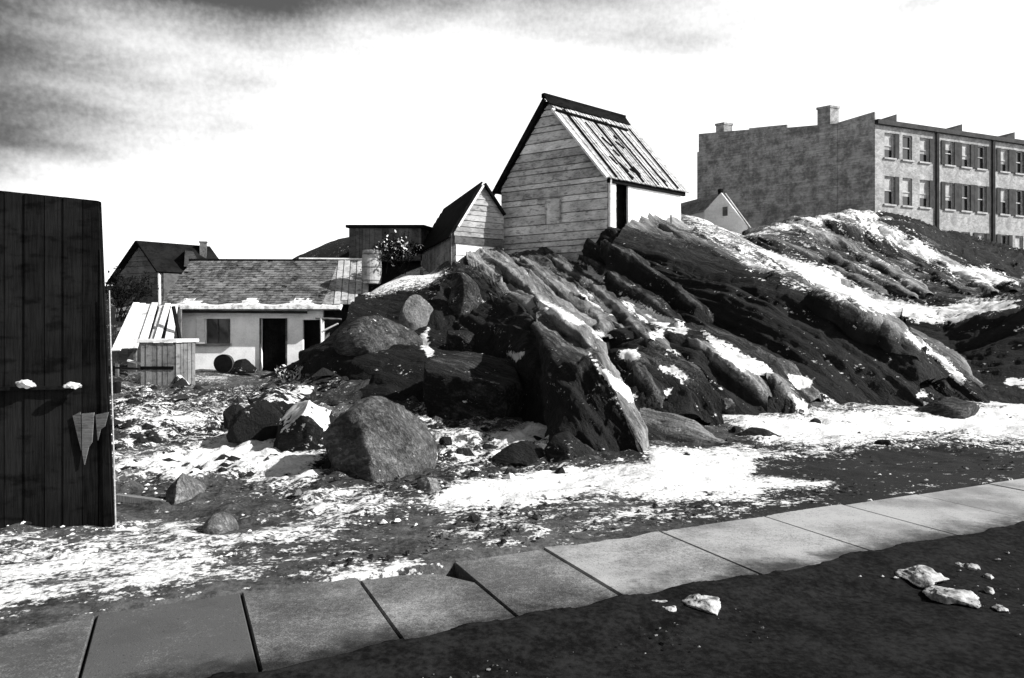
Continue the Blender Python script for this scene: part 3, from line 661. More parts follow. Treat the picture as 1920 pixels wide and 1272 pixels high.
# ------------------------------------------------------------------ boulders
def boulder(px, py, Y, wpx, hpx, dep=None, seed=0, label='', mat='boulder', tone=.5, snowtop=0., name='boulder', group='boulders strewn below the rocky hill', lean=0, rz=0, cat='boulder', flat=1.0, sub=5, cuts=11, top=None, lump=1.0, planes=None):
    r = random.Random(seed); W = wpx / F * Y / 2; Hh = hpx / F * Y; Dp = (dep or W * 1.6) / 2 if dep else W * .85
    b = P(px, py, Y)
    bm = bmesh.new(); bmesh.ops.create_icosphere(bm, subdivisions=sub, radius=1)
    co = np.array([v.co[:] for v in bm.verts])
    pl = []
    for _ in range(cuts):
        n = Vector((r.uniform(-1, 1), r.uniform(-1, 1), r.uniform(-.3, 1))).normalized(); pl.append((np.array(n), r.uniform(.55, .82)))
    for q_ in (planes or ()): pl.append((np.array(Vector(q_[:3]).normalized()), q_[3]))
    if top: pl.append((np.array(Vector(top[:3]).normalized()), top[3]))
    for n, d in pl:
        s = co @ n; ex = np.maximum(s - d, 0); co = co - ex[:, None] * n * .97
    co[:, 2] = np.maximum(co[:, 2], -.55)
    mx = co.max(0); mn = co.min(0); co = (co - (mx + mn) / 2) / ((mx - mn) / 2)
    co[:, 2] = (co[:, 2] + 1) / 2                       # 0..1
    co[:, 0] += lean * co[:, 2]
    P3 = co * np.array([W, Dp, Hh * 1.12]); P3[:, 2] -= Hh * .12
    c_, s_ = math.cos(rz), math.sin(rz); P3 = np.stack([P3[:, 0] * c_ - P3[:, 1] * s_, P3[:, 0] * s_ + P3[:, 1] * c_, P3[:, 2]], 1)
    sz = max(W, Hh); 
    nrm = co - np.array([0, 0, .4]); nrm /= np.linalg.norm(nrm, axis=1, keepdims=True)
    P3 += nrm * (fbm(P3 + seed, 1.6 / sz, 5, seed) * .10 * sz * lump + fbm(P3 + seed, 7 / sz, 4, seed + 3) * .03 * sz * lump)[:, None]
    wc = P3 + np.array([b.x, b.y + Dp * .6, b.z])
    for v, c in zip(bm.verts, P3): v.co = c
    me = bpy.data.meshes.new(name); bm.normal_update(); nz_ = np.array([v.normal.z for v in bm.verts]); bm.to_mesh(me); bm.free()
    sn = patches(wc, HILL_SNOW) * .0 + np.clip((nz_ - .35) * 2.2, 0, 1) * snowtop
    for nm, val in (('snow', sn), ('tone', np.full(len(P3), tone))):
        a = me.attributes.new(nm, 'FLOAT', 'POINT'); a.data.foreach_set('value', val.astype(np.float32))
    q_ = Matrix.Rotation(r.uniform(-.6, .3), 3, 'Y') @ Matrix.Rotation(r.uniform(-1.2, -.4), 3, 'Z'); a = me.attributes.new('strata', 'FLOAT_VECTOR', 'POINT'); a.data.foreach_set('vector', (P3 @ np.array(q_) + seed * 3.7).astype(np.float32).ravel())
    me.polygons.foreach_set('use_smooth', [True] * len(me.polygons))
    o = link(name, me, M[mat]); o.location = (b.x, b.y + Dp * .6, b.z)
    return tag(o, label, cat, group)
boulder(700, 908, 8.2, 218, 148, 1.5, 3, 'large rounded grey boulder standing alone in the snow in front of the hill', tone=.6, cuts=0, lump=1.7, planes=[(-.9,-.3,-.1,.84),(-.5,-.85,.15,.78),(.7,-.2,.7,.86),(.3,-.9,.3,.86)])
boulder(560, 845, 10.3, 115, 95, 1.2, 8, 'snow-capped boulder behind and left of the big rounded boulder', snowtop=1.3, tone=.2)
boulder(470, 822, 11, 105, 70, .9, 12, 'dark jagged boulder touching the left side of the snow-capped one', tone=.05)
boulder(500, 775, 12.6, 110, 45, 1.2, 14, 'low dark boulder behind the snow-capped boulder, toward the cottage', tone=.1, snowtop=.5)
boulder(435, 800, 11.8, 44, 40, .5, 15, 'small dark stone at the left end of the boulder row in the yard', tone=.1)
boulder(550, 752, 14.5, 70, 28, .8, 16, 'flat snow-dusted boulder at the foot of the black rock wall', tone=.3, snowtop=.8)
boulder(888, 785, 13.6, 205, 118, 2.2, 5, 'broad flat-topped boulder below the hut, pale on top and black beneath', tone=.35, cuts=2, planes=[(.05,-.25,1,.3),(.9,0,.4,.8),(-.3,-.9,.0,.6)])
boulder(968, 882, 9.3, 105, 52, .6, 21, 'low black boulder between the two snow drifts, left of the pointed rock', tone=.0)
boulder(1068, 878, 9.15, 95, 66, .6, 22, 'dark squat boulder leaning on the foot of the steep slab', tone=.25)
boulder(822, 945, 7.3, 95, 45, .5, 23, 'pale half-buried stone beside the big boulder, near the pavement', tone=.95)
boulder(405, 1010, 6.1, 62, 42, .3, 24, 'round grey stone in the snow nearest the pavement', tone=.75, cuts=3)
boulder(335, 945, 7.3, 78, 55, .5, 25, 'pale angular stone beside the fallen plank', tone=.8)
boulder(700, 660, 17.6, 165, 68, 2.0, 26, 'long pale humped boulder beside the right end of the cottage', tone=.5, cuts=6)
boulder(776, 625, 19.3, 62, 75, 1.0, 27, 'upright lit boulder set in the dark rock above the long hump', tone=.8, lean=.25)
boulder(868, 612, 19.6, 80, 104, 1.4, 28, 'tall leaning boulder directly below the small plank hut', tone=.45, lean=-.1, cuts=5)
boulder(868, 655, 17.6, 70, 36, .8, 29, 'small knobbly boulder above the broad flat-topped boulder', tone=.3)
boulder(1175, 660, 15.4, 115, 45, 1.2, 30, 'dark boulder with snow at its ends in the middle of the slope', tone=.0)
boulder(1255, 700, 14.2, 90, 45, 1.0, 31, 'dark boulder low on the slope right of the steep slab', tone=.0, snowtop=.4)
boulder(1800, 778, 14.9, 125, 30, .9, 32, 'long low stone lying on the snow by the far right foot of the hill', tone=.45)
boulder(610, 800, 12.4, 50, 26, .5, 33, 'small dark stone between the snow-capped boulder and the rock wall', tone=.3)
boulder(1430, 836, 11.8, 95, 30, .8, 34, 'low dark stone edging the right-hand snow drift', tone=.0)
for k, (x, y, s_, t_, lb) in enumerate([(835,832,26,.2,'small dark stone in the broken snow right of the big rounded boulder'),(872,858,34,.4,'wedge-shaped stone in the broken snow, midway between the big boulder and the low black one'),(905,812,22,.1,'small dark stone in the snow just below the broad flat-topped boulder'),
    (852,802,18,.2,'smallest dark stone under the left end of the broad flat-topped boulder'),(245,760,26,.2,'small dark stone in the yard close to the edge of the black screen'),(345,790,30,.1,'dark stone in the middle of the trodden yard below the wooden bin'),
    (398,742,22,.3,'small stone in the yard behind the row of dark boulders'),(285,838,36,.1,'dark stone at the upper edge of the left snow mound'),(1385,812,26,.1,'dark stone in the right-hand drift near the toe of the slope'),
    (1530,795,22,.1,'small dark stone alone in the white of the right-hand drift'),(1290,862,24,.1,'small dark stone in the snow below the low tongue of rock'),(1660,838,28,.3,'small stone where the right-hand drift meets the dark earth')]):
    g = gp(x, y, .05); g = gp(x, y, gz(g.x, g.y)); g = gp(x, y, gz(g.x, g.y))
    boulder(x, y + 2, g.y, s_, s_ * .55, s_ / F * g.y, 60 + k, lb, tone=t_, name='stone', cat='stone', group='small stones in the snow and yard', sub=4)

def rubble(name, count, seed, mat, size, dens, tone, label_cat, rng=(-200, 2150), yr=(5.2, 22), road=False):
    r = np.random.RandomState(seed); V = []; Fc = []; S = []
    base = np.array([(1,0,0),(.3,.9,.1),(-.8,.6,0),(-.9,-.5,.1),(.1,-1,0),(.8,-.6,.05),(.3,.2,.8),(-.35,-.2,.7)]); fa = [(0,1,6),(1,2,6),(2,7,6),(2,3,7),(3,4,7),(4,6,7),(4,5,6),(5,0,6)]
    Y = yr[0] * (yr[1] / yr[0]) ** r.rand(count * 4); pxx = r.uniform(rng[0], rng[1], count * 4); X = (pxx - CX) / F * Y
    u = X * TN[0] + Y * TN[1]; p = np.stack([X, Y, X * 0], 1)
    k = ((u < 3.85) if road else (u > 5.3)) & (fbm(p, .9, 4, seed) + dens > r.rand(len(X)) * .8)
    X, Y = X[k][:count], Y[k][:count]; Z = ground_z(X, Y) if not road else X * 0 - .045
    sz = size * np.exp(r.randn(len(X)) * .5) * (Y / 9) ** .5
    for i in range(len(X)):
        a = r.rand() * 6.28; c_, s_ = math.cos(a), math.sin(a); q = base * (1 + r.randn(8, 3) * .2) * sz[i] * np.array([1, r.uniform(.6, 1), r.uniform(.5, .9)])
        q = np.stack([q[:, 0] * c_ - q[:, 1] * s_ + X[i], q[:, 0] * s_ + q[:, 1] * c_ + Y[i], q[:, 2] + Z[i] + .03], 1)
        n = len(V) * 8; V.append(q); Fc += [tuple(n + j for j in f) for f in fa]
    me = bpy.data.meshes.new(name); me.from_pydata(np.concatenate(V).tolist(), [], Fc); me.update()
    a = me.attributes.new('tone', 'FLOAT', 'FACE'); a.data.foreach_set('value', np.repeat(r.uniform(tone[0], tone[1], len(V)), 8).astype(np.float32))
    o = link(name, me, mat); tag(o, kind='stuff')
rubble('gravel', 5200, 5, M['boulder'], .02, -.02, (0, .7), None)
rubble('rubble', 900, 15, M['boulder'], .055, .0, (-.2, .5), None, (200, 1050), (8.5, 20))
rubble('road_grit', 1500, 25, M['boulder'], .010, .05, (0, 1), None, (300, 2150), (3.4, 7), True)
rubble('slush', 420, 35, M['dirty_snow'], .014, -.1, (0, 1), None, (1100, 2100), (3.9, 6.3), True)
rubble('snow_crumbs', 3800, 8, M['snow'], .02, .0, (0, 1), None)

# snow clods in the road
clods = [(1240,1156,70,34,'flat ragged clod of snow at the near edge of the flagstones'),(1328,1150,80,46,'widest clod of snow in the road beside the flagstones'),(1496,1098,36,14,'narrow sliver of snow alone in the dark road'),
 (1745,1096,95,38,'peaked clod of snow in the dark road, upper of the big pair on the right'),(1805,1132,95,28,'long low clod of snow, lower of the big pair on the right'),(1800,1062,18,12,'tiny snow crumb above the peaked clod'),(1826,1070,34,20,'rounded snow crumb right of the peaked clod'),
 (1858,1085,18,16,'small snow crumb at the right end of the row of clods'),(1858,1112,16,22,'upright snow crumb right of the long low clod'),(1882,1146,26,14,'lowest snow crumb at the far right of the road'),(1708,1078,24,12,'snow crumb touching the left of the peaked clod')]
rs_ = random.Random(2)
for k, (x, y, w_, h_, lb) in enumerate(clods):
    g = gp(x, y, -.03)
    boulder(x, y, g.y, w_ * 1.0, h_ * .42, w_ / F * g.y * 1.2, 200 + k, lb, mat='dirty_snow', rz=rs_.uniform(-.6, .6), name='snow_clod', cat='snow clod', group='clods of snow in the road', sub=5, cuts=14, lump=2.6)

# ------------------------------------------------------------------ gable building helper
def quad_uv(A, B):                          # horizontal frame from A to B
    A = Vector(A); B = Vector(B); d = Vector((B.x - A.x, B.y - A.y, 0)); return d.normalized(), d.length
ZU = Vector((0, 0, 1))

# --- big shed on the hill
def big_shed():
    A = P(1140, 0, 26); B = P(1275, 0, 28.6); C = P(942, 0, 28.4)
    A = Vector((A.x, A.y, 0)); B = Vector((B.x, B.y, 0)); C = Vector((C.x, C.y, 0)); Dd = B + C - A
    z0, ze, zp = 3.9, 7.22, 10.25
    root = empty('hill_shed', (A.x, A.y, z0), 'tall steep-roofed weathered plank shed on top of the rocky hill', 'shed')
    ug, wg = quad_uv(C, A); us, ws = quad_uv(A, B)
    half = wg * .47
    # gable facing the street: horizontal boards
    mb = MB(); gp_ = [(0, 0), (wg, 0), (wg, ze - z0), (half, zp - z0), (0, ze - z0)]
    ng = ug.cross(ZU).normalized()
    O = Vector((C.x, C.y, z0))
    boards(mb, O, ug, ZU, gp_, .3, .03, jit=.35, tone=(.1, 1), seglen=3.2, nrm=ng, lap=.05, gap=.03)
    # dark sheathing behind
    mb.slab([O + ug * u + ZU * v - ng * .06 for u, v in gp_], ng, .05, 0.)
    back = [(0, 0), (wg, 0), (wg, ze - z0), (half, zp - z0), (0, ze - z0)]
    O2 = Vector((Dd.x, Dd.y, z0)); mb.slab([O2 + ug * u + ZU * v for u, v in back], ng, .05, .3)
    mb.slab([O + ZU * 0, O2 + ZU * 0, O2 + ZU * (ze - z0), O + ZU * (ze - z0)], (-ug), .05, .3)
    mb.build('wall', M['shed_board'], root)
    # right side wall: boards far paler than the gable's, doorway at the front corner
    ns = us.cross(ZU).normalized(); OA = Vector((A.x, A.y, z0)); mb = MB()
    d0, d1, dt = .38, 1.05, ze - z0 - .12
    boards(mb, OA, us, ZU, [(0, 0), (ws, 0), (ws, ze - z0), (0, ze - z0)], .28, .03, openings=[(d0, d1, -.1, dt)], tone=(.6, 1), nrm=ns, lap=.01, gap=.006)
    mb.slab([OA + us * u + ZU * v - ns * .05 for u, v in [(d1, 0), (ws, 0), (ws, ze - z0), (d1, ze - z0)]], ns, .04, .8)
    mb.build('side_wall', M['whitewash'], root)  # pale material shared with the cottage wall
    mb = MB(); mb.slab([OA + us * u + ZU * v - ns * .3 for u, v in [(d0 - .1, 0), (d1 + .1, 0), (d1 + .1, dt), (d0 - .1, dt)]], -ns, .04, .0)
    mb.build('door', M['black_wood'], root)  # flat dark panel standing in for the shade inside the open doorway
    mb = MB(); mb.beam(OA + us * .10 + ng * .03 + ns * .05, OA + us * .10 + ng * .03 + ns * .05 + ZU * (ze - z0 - .08), .2, .07, 1.)
    mb.build('corner_board', M['pale_board'], root)
    # hatch in the gable
    mb = MB(); hu = 2.02; hv = 1.75
    fr = [(hu, hv), (hu + .62, hv), (hu + .62, hv + .95), (hu, hv + .95)]
    mb.slab([O + ug * u + ZU * v + ng * .07 for u, v in fr], ng, .03, .75)
    for (a, b) in ((0, 3), (1, 2)): mb.beam(O + ug * fr[a][0] + ZU * fr[a][1] + ng * .11, O + ug * fr[b][0] + ZU * fr[b][1] + ng * .11, .05, .05, .0)
    mb.beam(O + ug * (hu - .35) + ZU * (hv + .97) + ng * .11, O + ug * (hu + .75) + ZU * (hv + 1.0) + ng * .11, .05, .05, .0)
    mb.build('hatch', M['shed_board'], root)
    # roof
    R0 = C + ug * half; R0 = Vector((R0.x, R0.y, zp)); R1 = R0 + us * ws
    def slope(e0, sign, name, mat, seed, tone, ovh, rag):
        mb = MB(); E0 = Vector((e0.x, e0.y, ze)); V = (E0 - R0); Lg = V.length; V.normalize()
        n = us.cross(V); n = n if n.z > 0 else -n
        o0 = R0 - us * .22 + n * .06
        boards(mb, o0, us, V, [(0, 0), (ws + .5, 0), (ws + .5, Lg + ovh), (0, Lg + ovh)], .20, .035, vertical=True, jit=.35, tone=tone, nrm=n, lap=.02, gap=.02, wav=.03)
        mb.slab([R0 - us * .1 + n * .0, R1 + us * .2 + n * .0, R1 + us * .2 + V * (Lg + ovh - .15), R0 - us * .1 + V * (Lg + ovh - .15)], n, .05, .0)
        o = mb.build(name, mat, root); return V, Lg, n
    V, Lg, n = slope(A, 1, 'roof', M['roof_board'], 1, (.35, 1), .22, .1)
    # battens and upper ragged course
    mb = MB(); 
    for k in range(6):
        u = .3 + k * (ws + .2) / 6.2 + random.uniform(-.08, .08); a0 = random.uniform(.4, 1.2)
        mb.beam(R0 + us * u + V * a0 + n * .15, R0 + us * (u + random.uniform(-.1, .1)) + V * (Lg + .15) + n * .15, .07, .04, random.uniform(.0, .4), up=n)
    for k in range(12):
        u = random.uniform(.6, ws + .35); v = random.uniform(.5, Lg * .95)
        mb.beam(R0 + us * u + V * v + n * .14, R0 + us * (u + random.uniform(.05, .2)) + V * (v + random.uniform(.15, .5)) + n * .14, .09, .03, random.uniform(0, .2), up=n)
    mb.build('roof_batten', M['dark_board'], root)
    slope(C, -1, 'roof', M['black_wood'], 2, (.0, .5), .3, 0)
    mb = MB()
    mb.beam(R0 - us * .35 + V * .12 + n * .17, R1 + us * .05 + V * .12 + n * .14, .42, .05, .2, up=n)
    nl = us.cross((Vector((C.x, C.y, ze)) - R0)).normalized(); nl = nl if nl.z > 0 else -nl
    mb.beam(R0 - us * .35 + ZU * .22, R1 + us * .05 + ZU * .20, .16, .16, .1)
    mb.beam(R0 - us * .3 + V * .65 + n * .18, R1 - us * .6 + V * .8 + n * .18, .10, .05, .0, up=n)
    mb.build('ridge_board', M['dark_board'], root)
    mb = MB(); Vl = (Vector((C.x, C.y, ze)) - R0); Ll = Vl.length; Vl.normalize()
    mb.beam(R0 - us * .26 + ZU * .1, R0 - us * .26 + ZU * .05 + Vl * (Ll + .42), .06, .16, .0)
    mb.build('bargeboard', M['black_wood'], root)
    mb = MB(); mb.beam(R0 - us * .28 + V * .5 + n * .08, R0 - us * .28 + V * (Lg + .2) + n * .08, .14, .08, .9, up=n)
    mb.build('bargeboard', M['pale_board'], root)
    mb = MB(); E0 = Vector((A.x, A.y, ze)) + V * .18; mb.beam(E0 - us * .1 - n * .05, E0 + us * (ws + .15) - n * .05, .12, .16, .1)
    mb.build('fascia', M['black_wood'], root)
    # small window frame low in the side wall
    mb = MB(); s0 = 2.75; zz = .98
    mb.beam(OA + us * s0 + ZU * (zz + .52) + ns * .08, OA + us * (s0 + .62) + ZU * (zz + .5) + ns * .08, .05, .06, .2)
    mb.beam(OA + us * (s0 + .6) + ZU * (zz - .3) + ns * .08, OA + us * (s0 + .6) + ZU * (zz + .5) + ns * .08, .07, .05, .2)
    mb.beam(OA + us * s0 + ZU * zz + ns * .08, OA + us * s0 + ZU * (zz + .3) + ns * .08, .03, .04, .4)
    mb.build('window_frame', M['grey_board'], root)
big_shed()

# --- small hut left of it
def plank_hut():
    A = P(850, 0, 26.5); A.z = 0; G = P(943, 0, 27.75); G.z = 0; Bk = A + Vector((-1.88, 5.8, 0)); ap = P(905, 347, 27.2)
    z0, ze, zp = 3.5, 5.23, ap.z
    root = empty('plank_hut', (A.x, A.y, z0), 'small low gabled plank hut with a black roof, left of the tall shed', 'hut')
    ug, wg = quad_uv(A, G); us, ws = quad_uv(A, Bk); ng = ug.cross(ZU).normalized(); ns = -(us.cross(ZU)).normalized()
    if ns.x > 0: ns = -ns
    ha = (Vector((ap.x, ap.y, 0)) - A).dot(ug); zr = 6.03
    O = Vector((A.x, A.y, z0)); mb = MB()
    boards(mb, O, ug, ZU, [(0, ze - z0 - .1), (wg, ze - z0 - .1), (wg, zr - z0), (ha, zp - z0), (0, ze - z0)], .2, .03, jit=.2, tone=(.2, .9), nrm=ng, lap=.03, gap=.012)
    mb.slab([O + ug * u + ZU * v - ng * .08 for u, v in [(0, 0), (wg, 0), (wg, zr - z0), (ha, zp - z0), (0, ze - z0)]], ng, .05, 0.)
    mb.build('gable_wall', M['hut_board'], root); mb = MB()
    Ob = O + us * ws; mb.slab([Ob + ug * u + ZU * v for u, v in [(0, 0), (wg, 0), (wg, zr - z0), (ha, zp - z0), (0, ze - z0)]], ng, .05, 0.)
    mb.build('rear_wall', M['hut_board'], root)
    mb = MB(); boards(mb, O, ug, ZU, [(.08, 0), (wg, 0), (wg, ze - z0 - .38), (.08, ze - z0 - .38)], .3, .04, tone=(.7, 1), nrm=ng, lap=.02)
    mb.build('lower_wall', M['pale_board'], root)
    mb = MB(); mb.beam(O + ZU * (ze - z0 - .24) + ng * .06, O + ug * wg + ZU * (ze - z0 - .3) + ng * .06, .1, .26, .3); mb.build('cross_beam', M['mid_board'], root)
    mb = MB(); boards(mb, O, us, ZU, [(0, 0), (ws, 0), (ws, ze - z0), (0, ze - z0)], .4, .04, vertical=True, jit=.4, tone=(.0, 1), nrm=ns, lap=.02, gap=.03)
    mb.slab([O + us * u + ZU * v - ns * .06 for u, v in [(0, 0), (ws, 0), (ws, ze - z0), (0, ze - z0)]], ns, .05, 0.)
    mb.build('side_wall', M['hut_board'], root)
    R0 = Vector((ap.x, ap.y, zp)); mb = MB(); E = Vector((A.x, A.y, ze)); V = E - R0; Lg = V.length; V.normalize(); n = us.cross(V); n = n if n.z > 0 else -n
    boards(mb, R0 - us * .3 + n * .05, us, V, [(0, 0), (ws + .5, 0), (ws + .5, Lg + .3), (0, Lg + .3)], .3, .05, vertical=False, tone=(.0, .4), nrm=n, lap=.03, gap=.0)
    E2 = Vector((G.x, G.y, zr)); V2 = E2 - R0; L2 = V2.length; V2.normalize(); n2 = us.cross(V2); n2 = n2 if n2.z > 0 else -n2
    mb.slab([R0 - us * .25, R0 + us * (ws + .2), R0 + us * (ws + .2) + V2 * L2, R0 - us * .25 + V2 * L2], n2, .08, .2)
    mb.build('roof', M['black_wood'], root)
    mb = MB(); mb.beam(R0 - us * .3 + V * .1 + n * .0, R0 - us * .3 + V * (Lg - .25) + n * .0, .05, .07, 1., up=n); mb.build('bargeboard', M['pale_board'], root)
    mb = MB(); c = R0 + us * 1.2 + ug * .3 + ZU * -.2; mb.tube(c, c + ZU * .35, .07, .07); mb.build('stovepipe', M['black_wood'], root)
plank_hut()

# --- cottage in the yard
def shingles(mb, O, U, V, wd, ln, n, row=.17, sw=.16, tone=(0, 1)):
    nr = int(ln / row)
    for r in range(nr + 1):
        v1 = min((r + 1) * row + .03, ln + .02); v0 = r * row - .04; x = -random.uniform(0, sw)
        tr = random.uniform(-.15, .15)
        while x < wd:
            w_ = sw * random.uniform(.6, 1.5); x0 = max(x, 0); x1 = min(x + w_ - .006, wd)
            if x1 > x0 + .01 and random.random() > .03:
                j = random.uniform(-.012, .03); k = random.uniform(0, .012)
                pts = [O + U * x0 + V * v0 + n * .0, O + U * x1 + V * v0 + n * .0, O + U * x1 + V * (v1 + j) + n * (.022 + k), O + U * x0 + V * (v1 + j) + n * (.022 + k)]
                mb.slab(pts, n, .012, min(1, max(0, random.uniform(*tone) + tr)))
            x += w_
def cottage():
    Y0 = 27.0; x0, x1 = P(337, 0, Y0).x, P(606, 0, Y0).x; zb = .1; ze = 2.15
    root = empty('cottage', (x0, Y0, zb), 'long low whitewashed cottage with a shingled roof at the foot of the hill', 'cottage')
    U = Vector((1, 0, 0)); nf_ = Vector((0, -1, 0))
    def ux(px): return P(px, 0, Y0).x - x0
    def vz(py): return P(0, py, Y0).z - zb
    win = (ux(386), ux(429), vz(645), vz(598)); door = (ux(490), ux(536), -1, vz(597)); op = (ux(568), ux(604), -1, vz(600))
    O = Vector((x0, Y0, zb)); wl = x1 - x0; hh = ze - zb + .35
    # wall as plaster panels round the openings
    mb = MB(); xs = sorted({0, win[0], win[1], door[0], door[1], op[0], op[1], wl}); zs = sorted({0, win[2], win[3], door[3], op[3], hh})
    for a, b in zip(xs, xs[1:]):
        for c, d in zip(zs, zs[1:]):
            mx, mz = (a + b) / 2, (c + d) / 2
            if any(q[0] < mx < q[1] and q[2] < mz < q[3] for q in (win, door, op)): continue
            mb.slab([O + U * a + ZU * c, O + U * b + ZU * c, O + U * b + ZU * d, O + U * a + ZU * d], -nf_, .14, .8)
    mb.build('wall', M['whitewash'], root)
    mb = MB(); dp = 3.6
    for k in (0, wl - .12): mb.box(O + Vector((k + .06, .16 + dp / 2, 0)), (.12, dp, hh), 0, .5)
    mb.box(O + Vector((wl / 2, dp + .3, 0)), (wl, .12, hh), 0, .5)
    mb.build('rear_wall', M['mid_board'], root)
    # door, set back and black
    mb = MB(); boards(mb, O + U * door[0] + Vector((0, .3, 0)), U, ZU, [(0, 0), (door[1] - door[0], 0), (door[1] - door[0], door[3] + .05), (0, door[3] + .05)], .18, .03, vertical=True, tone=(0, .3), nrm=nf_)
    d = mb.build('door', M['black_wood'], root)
    mb = MB()
    for u in (door[0] - .03, door[1] + .03): mb.beam(O + U * u + nf_ * .02, O + U * u + nf_ * .02 + ZU * door[3], .07, .05, .2)
    mb.build('door_frame', M['mid_board'], root)
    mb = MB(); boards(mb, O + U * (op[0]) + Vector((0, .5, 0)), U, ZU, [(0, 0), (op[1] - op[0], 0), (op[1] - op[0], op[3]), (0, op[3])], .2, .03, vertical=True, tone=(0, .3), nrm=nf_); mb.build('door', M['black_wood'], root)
    wn = MB(); wn.slab([O + U * win[0] + ZU * win[2] - nf_ * .1, O + U * win[1] + ZU * win[2] - nf_ * .1, O + U * win[1] + ZU * win[3] - nf_ * .1, O + U * win[0] + ZU * win[3] - nf_ * .1], nf_, .01, 0)
    fm = MB()
    fm.beam(O + U * (win[0] - .35) + ZU * (win[2] - .03) + nf_ * .05, O + U * (win[1] + .1) + ZU * (win[2] - .03) + nf_ * .05, .14, .09, .1)
    fm.beam(O + U * (win[1] + .03) + ZU * win[2] + nf_ * .03, O + U * (win[1] + .03) + ZU * win[3] + nf_ * .03, .05, .05, .3)
    fm.beam(O + U * (win[0] + win[1]) / 2 + ZU * win[2] - nf_ * .07, O + U * (win[0] + win[1]) / 2 + ZU * win[3] - nf_ * .07, .03, .03, .3)
    w1 = fm.build('window', M['mid_board'], root); wn.build('pane', M['glass'], w1)
    mb = MB(); a = win[0] - .34
    mb.slab([O + U * a + ZU * win[2] + nf_ * .03, O + U * (win[0] - .02) + ZU * win[2] + nf_ * .03, O + U * (win[0] - .02) + ZU * win[3] + nf_ * .03, O + U * a + ZU * win[3] + nf_ * .03], nf_, .035, .9)
    mb.build('shutter', M['pale_board'], root)
    # roof
    Rz = P(500, 491, 29.4); Ez = P(500, 576, 26.75); rx0, rx1 = P(318, 0, 27.5).x, P(612, 0, 27.5).x
    R0 = Vector((rx0, 29.4, Rz.z)); V = Vector((0, Ez.y - 29.4, Ez.z - Rz.z)); Lg = V.length; V.normalize(); n = U.cross(V); n = n if n.z > 0 else -n
    mb = MB(); shingles(mb, R0 + n * .03, U, V, rx1 - rx0, Lg, n, tone=(0, 1))
    mb.slab([R0, R0 + U * (rx1 - rx0), R0 + U * (rx1 - rx0) + V * Lg, R0 + V * Lg], n, .03, 0)
    V2 = Vector((0, 2.3, -2.0)).normalized(); n2 = U.cross(V2); n2 = n2 if n2.z > 0 else -n2
    mb.slab([R0, R0 + U * (rx1 - rx0 + 1.1), R0 + U * (rx1 - rx0 + 1.1) + V2 * 3.2, R0 + V2 * 3.2], n2, .05, .2)
    rf = mb.build('roof', M['shingle'], root)
    # plank patch on the right
    mb = MB(); Op = R0 + U * (rx1 - rx0 + .01) + n * .02
    skew = Vector((.28, 0, 0))
    Vs = (V + skew * .45).normalized()
    for k in range(5):
        a = k * .26; w_ = .22
        mb.slab([Op + U * a + n * .03 * (k % 2), Op + U * (a + w_) + n * .03 * (k % 2), Op + U * (a + w_ + .05) + Vs * (Lg * .97 - .25 * (k % 2)), Op + U * (a + .05) + Vs * (Lg * .97 - .25 * (k % 2))], n, .04, random.uniform(.5, 1))
    mb.slab([Op - n * .02, Op + U * 1.35 - n * .02, Op + U * 1.6 + V * Lg * .95 - n * .02, Op + V * Lg * .95 - n * .02], n, .03, 0)
    mb.build('roof_plank', M['roof_board'], root)
    mb = MB(); mb.beam(R0 + ZU * .07 - U * .1, R0 + ZU * .05 + U * (rx1 - rx0 - .5), .1, .09, .1); mb.build('ridge_board', M['black_wood'], root)
    mb = MB(); mb.tube(R0 + U * (rx1 - rx0 - 1.6) + ZU * .12, R0 + U * (rx1 - rx0 + 1.45) + ZU * .1, .045, .04)
    mb.tube(R0 + U * (rx1 - rx0 + 1.05) - ZU * .1, R0 + U * (rx1 - rx0 + 1.05) + ZU * .42, .035, .03)
    mb.build('ridge_pole', M['pale_board'], root)
    # snow lying along the eave
    co = []; nx = 90; E = Vector((P(330, 0, 26.7).x, Ez.y, Ez.z)); wE = P(640, 0, 26.7).x - E.x
    sb = MB()
    sg = 60
    for k in range(sg):
        a, b = wE * k / sg, wE * (k + 1) / sg
        def sec(x, i):
            h = .09 + .04 * math.sin(x * 3.1) + .05 * mnoise.noise(Vector((x * 2, 0, 3))) ; h *= min(1, (wE - x) / 1.6 + .35)
            return [E + U * x + Vector((0, .42, .30 + .5 * h)), E + U * x + Vector((0, .1, .05 + h)), E + U * x + Vector((0, -.28, .02 + h * .35)), E + U * x + Vector((0, -.3, -.08)), E + U * x + Vector((0, -.1, -.12)), E + U * x + Vector((0, .35, .16))]
        s0, s1 = sec(a, 0), sec(b, 1); m_ = len(s0)
        sb.add(s0 + s1, [(i, (i + 1) % m_, m_ + (i + 1) % m_, m_ + i) for i in range(m_)] + ([tuple(range(m_))] if k == 0 else []) + ([tuple(range(m_, 2 * m_))] if k == sg - 1 else []), .8)
    sb.build('eave_snow', M['snow'], root, smooth=False)
    mb = MB(); mb.beam(E + Vector((0, -.22, -.17)), E + Vector((wE * .8, -.22, -.2)), .1, .1, .1); mb.build('fascia', M['black_wood'], root)
    # gutter stick and post at the left of the wall
    mb = MB(); mb.beam(O + U * .22 + nf_ * .08, O + U * .25 + nf_ * .08 + ZU * .75, .08, .05, .1); mb.build('post', M['dark_board'], root)
cottage()

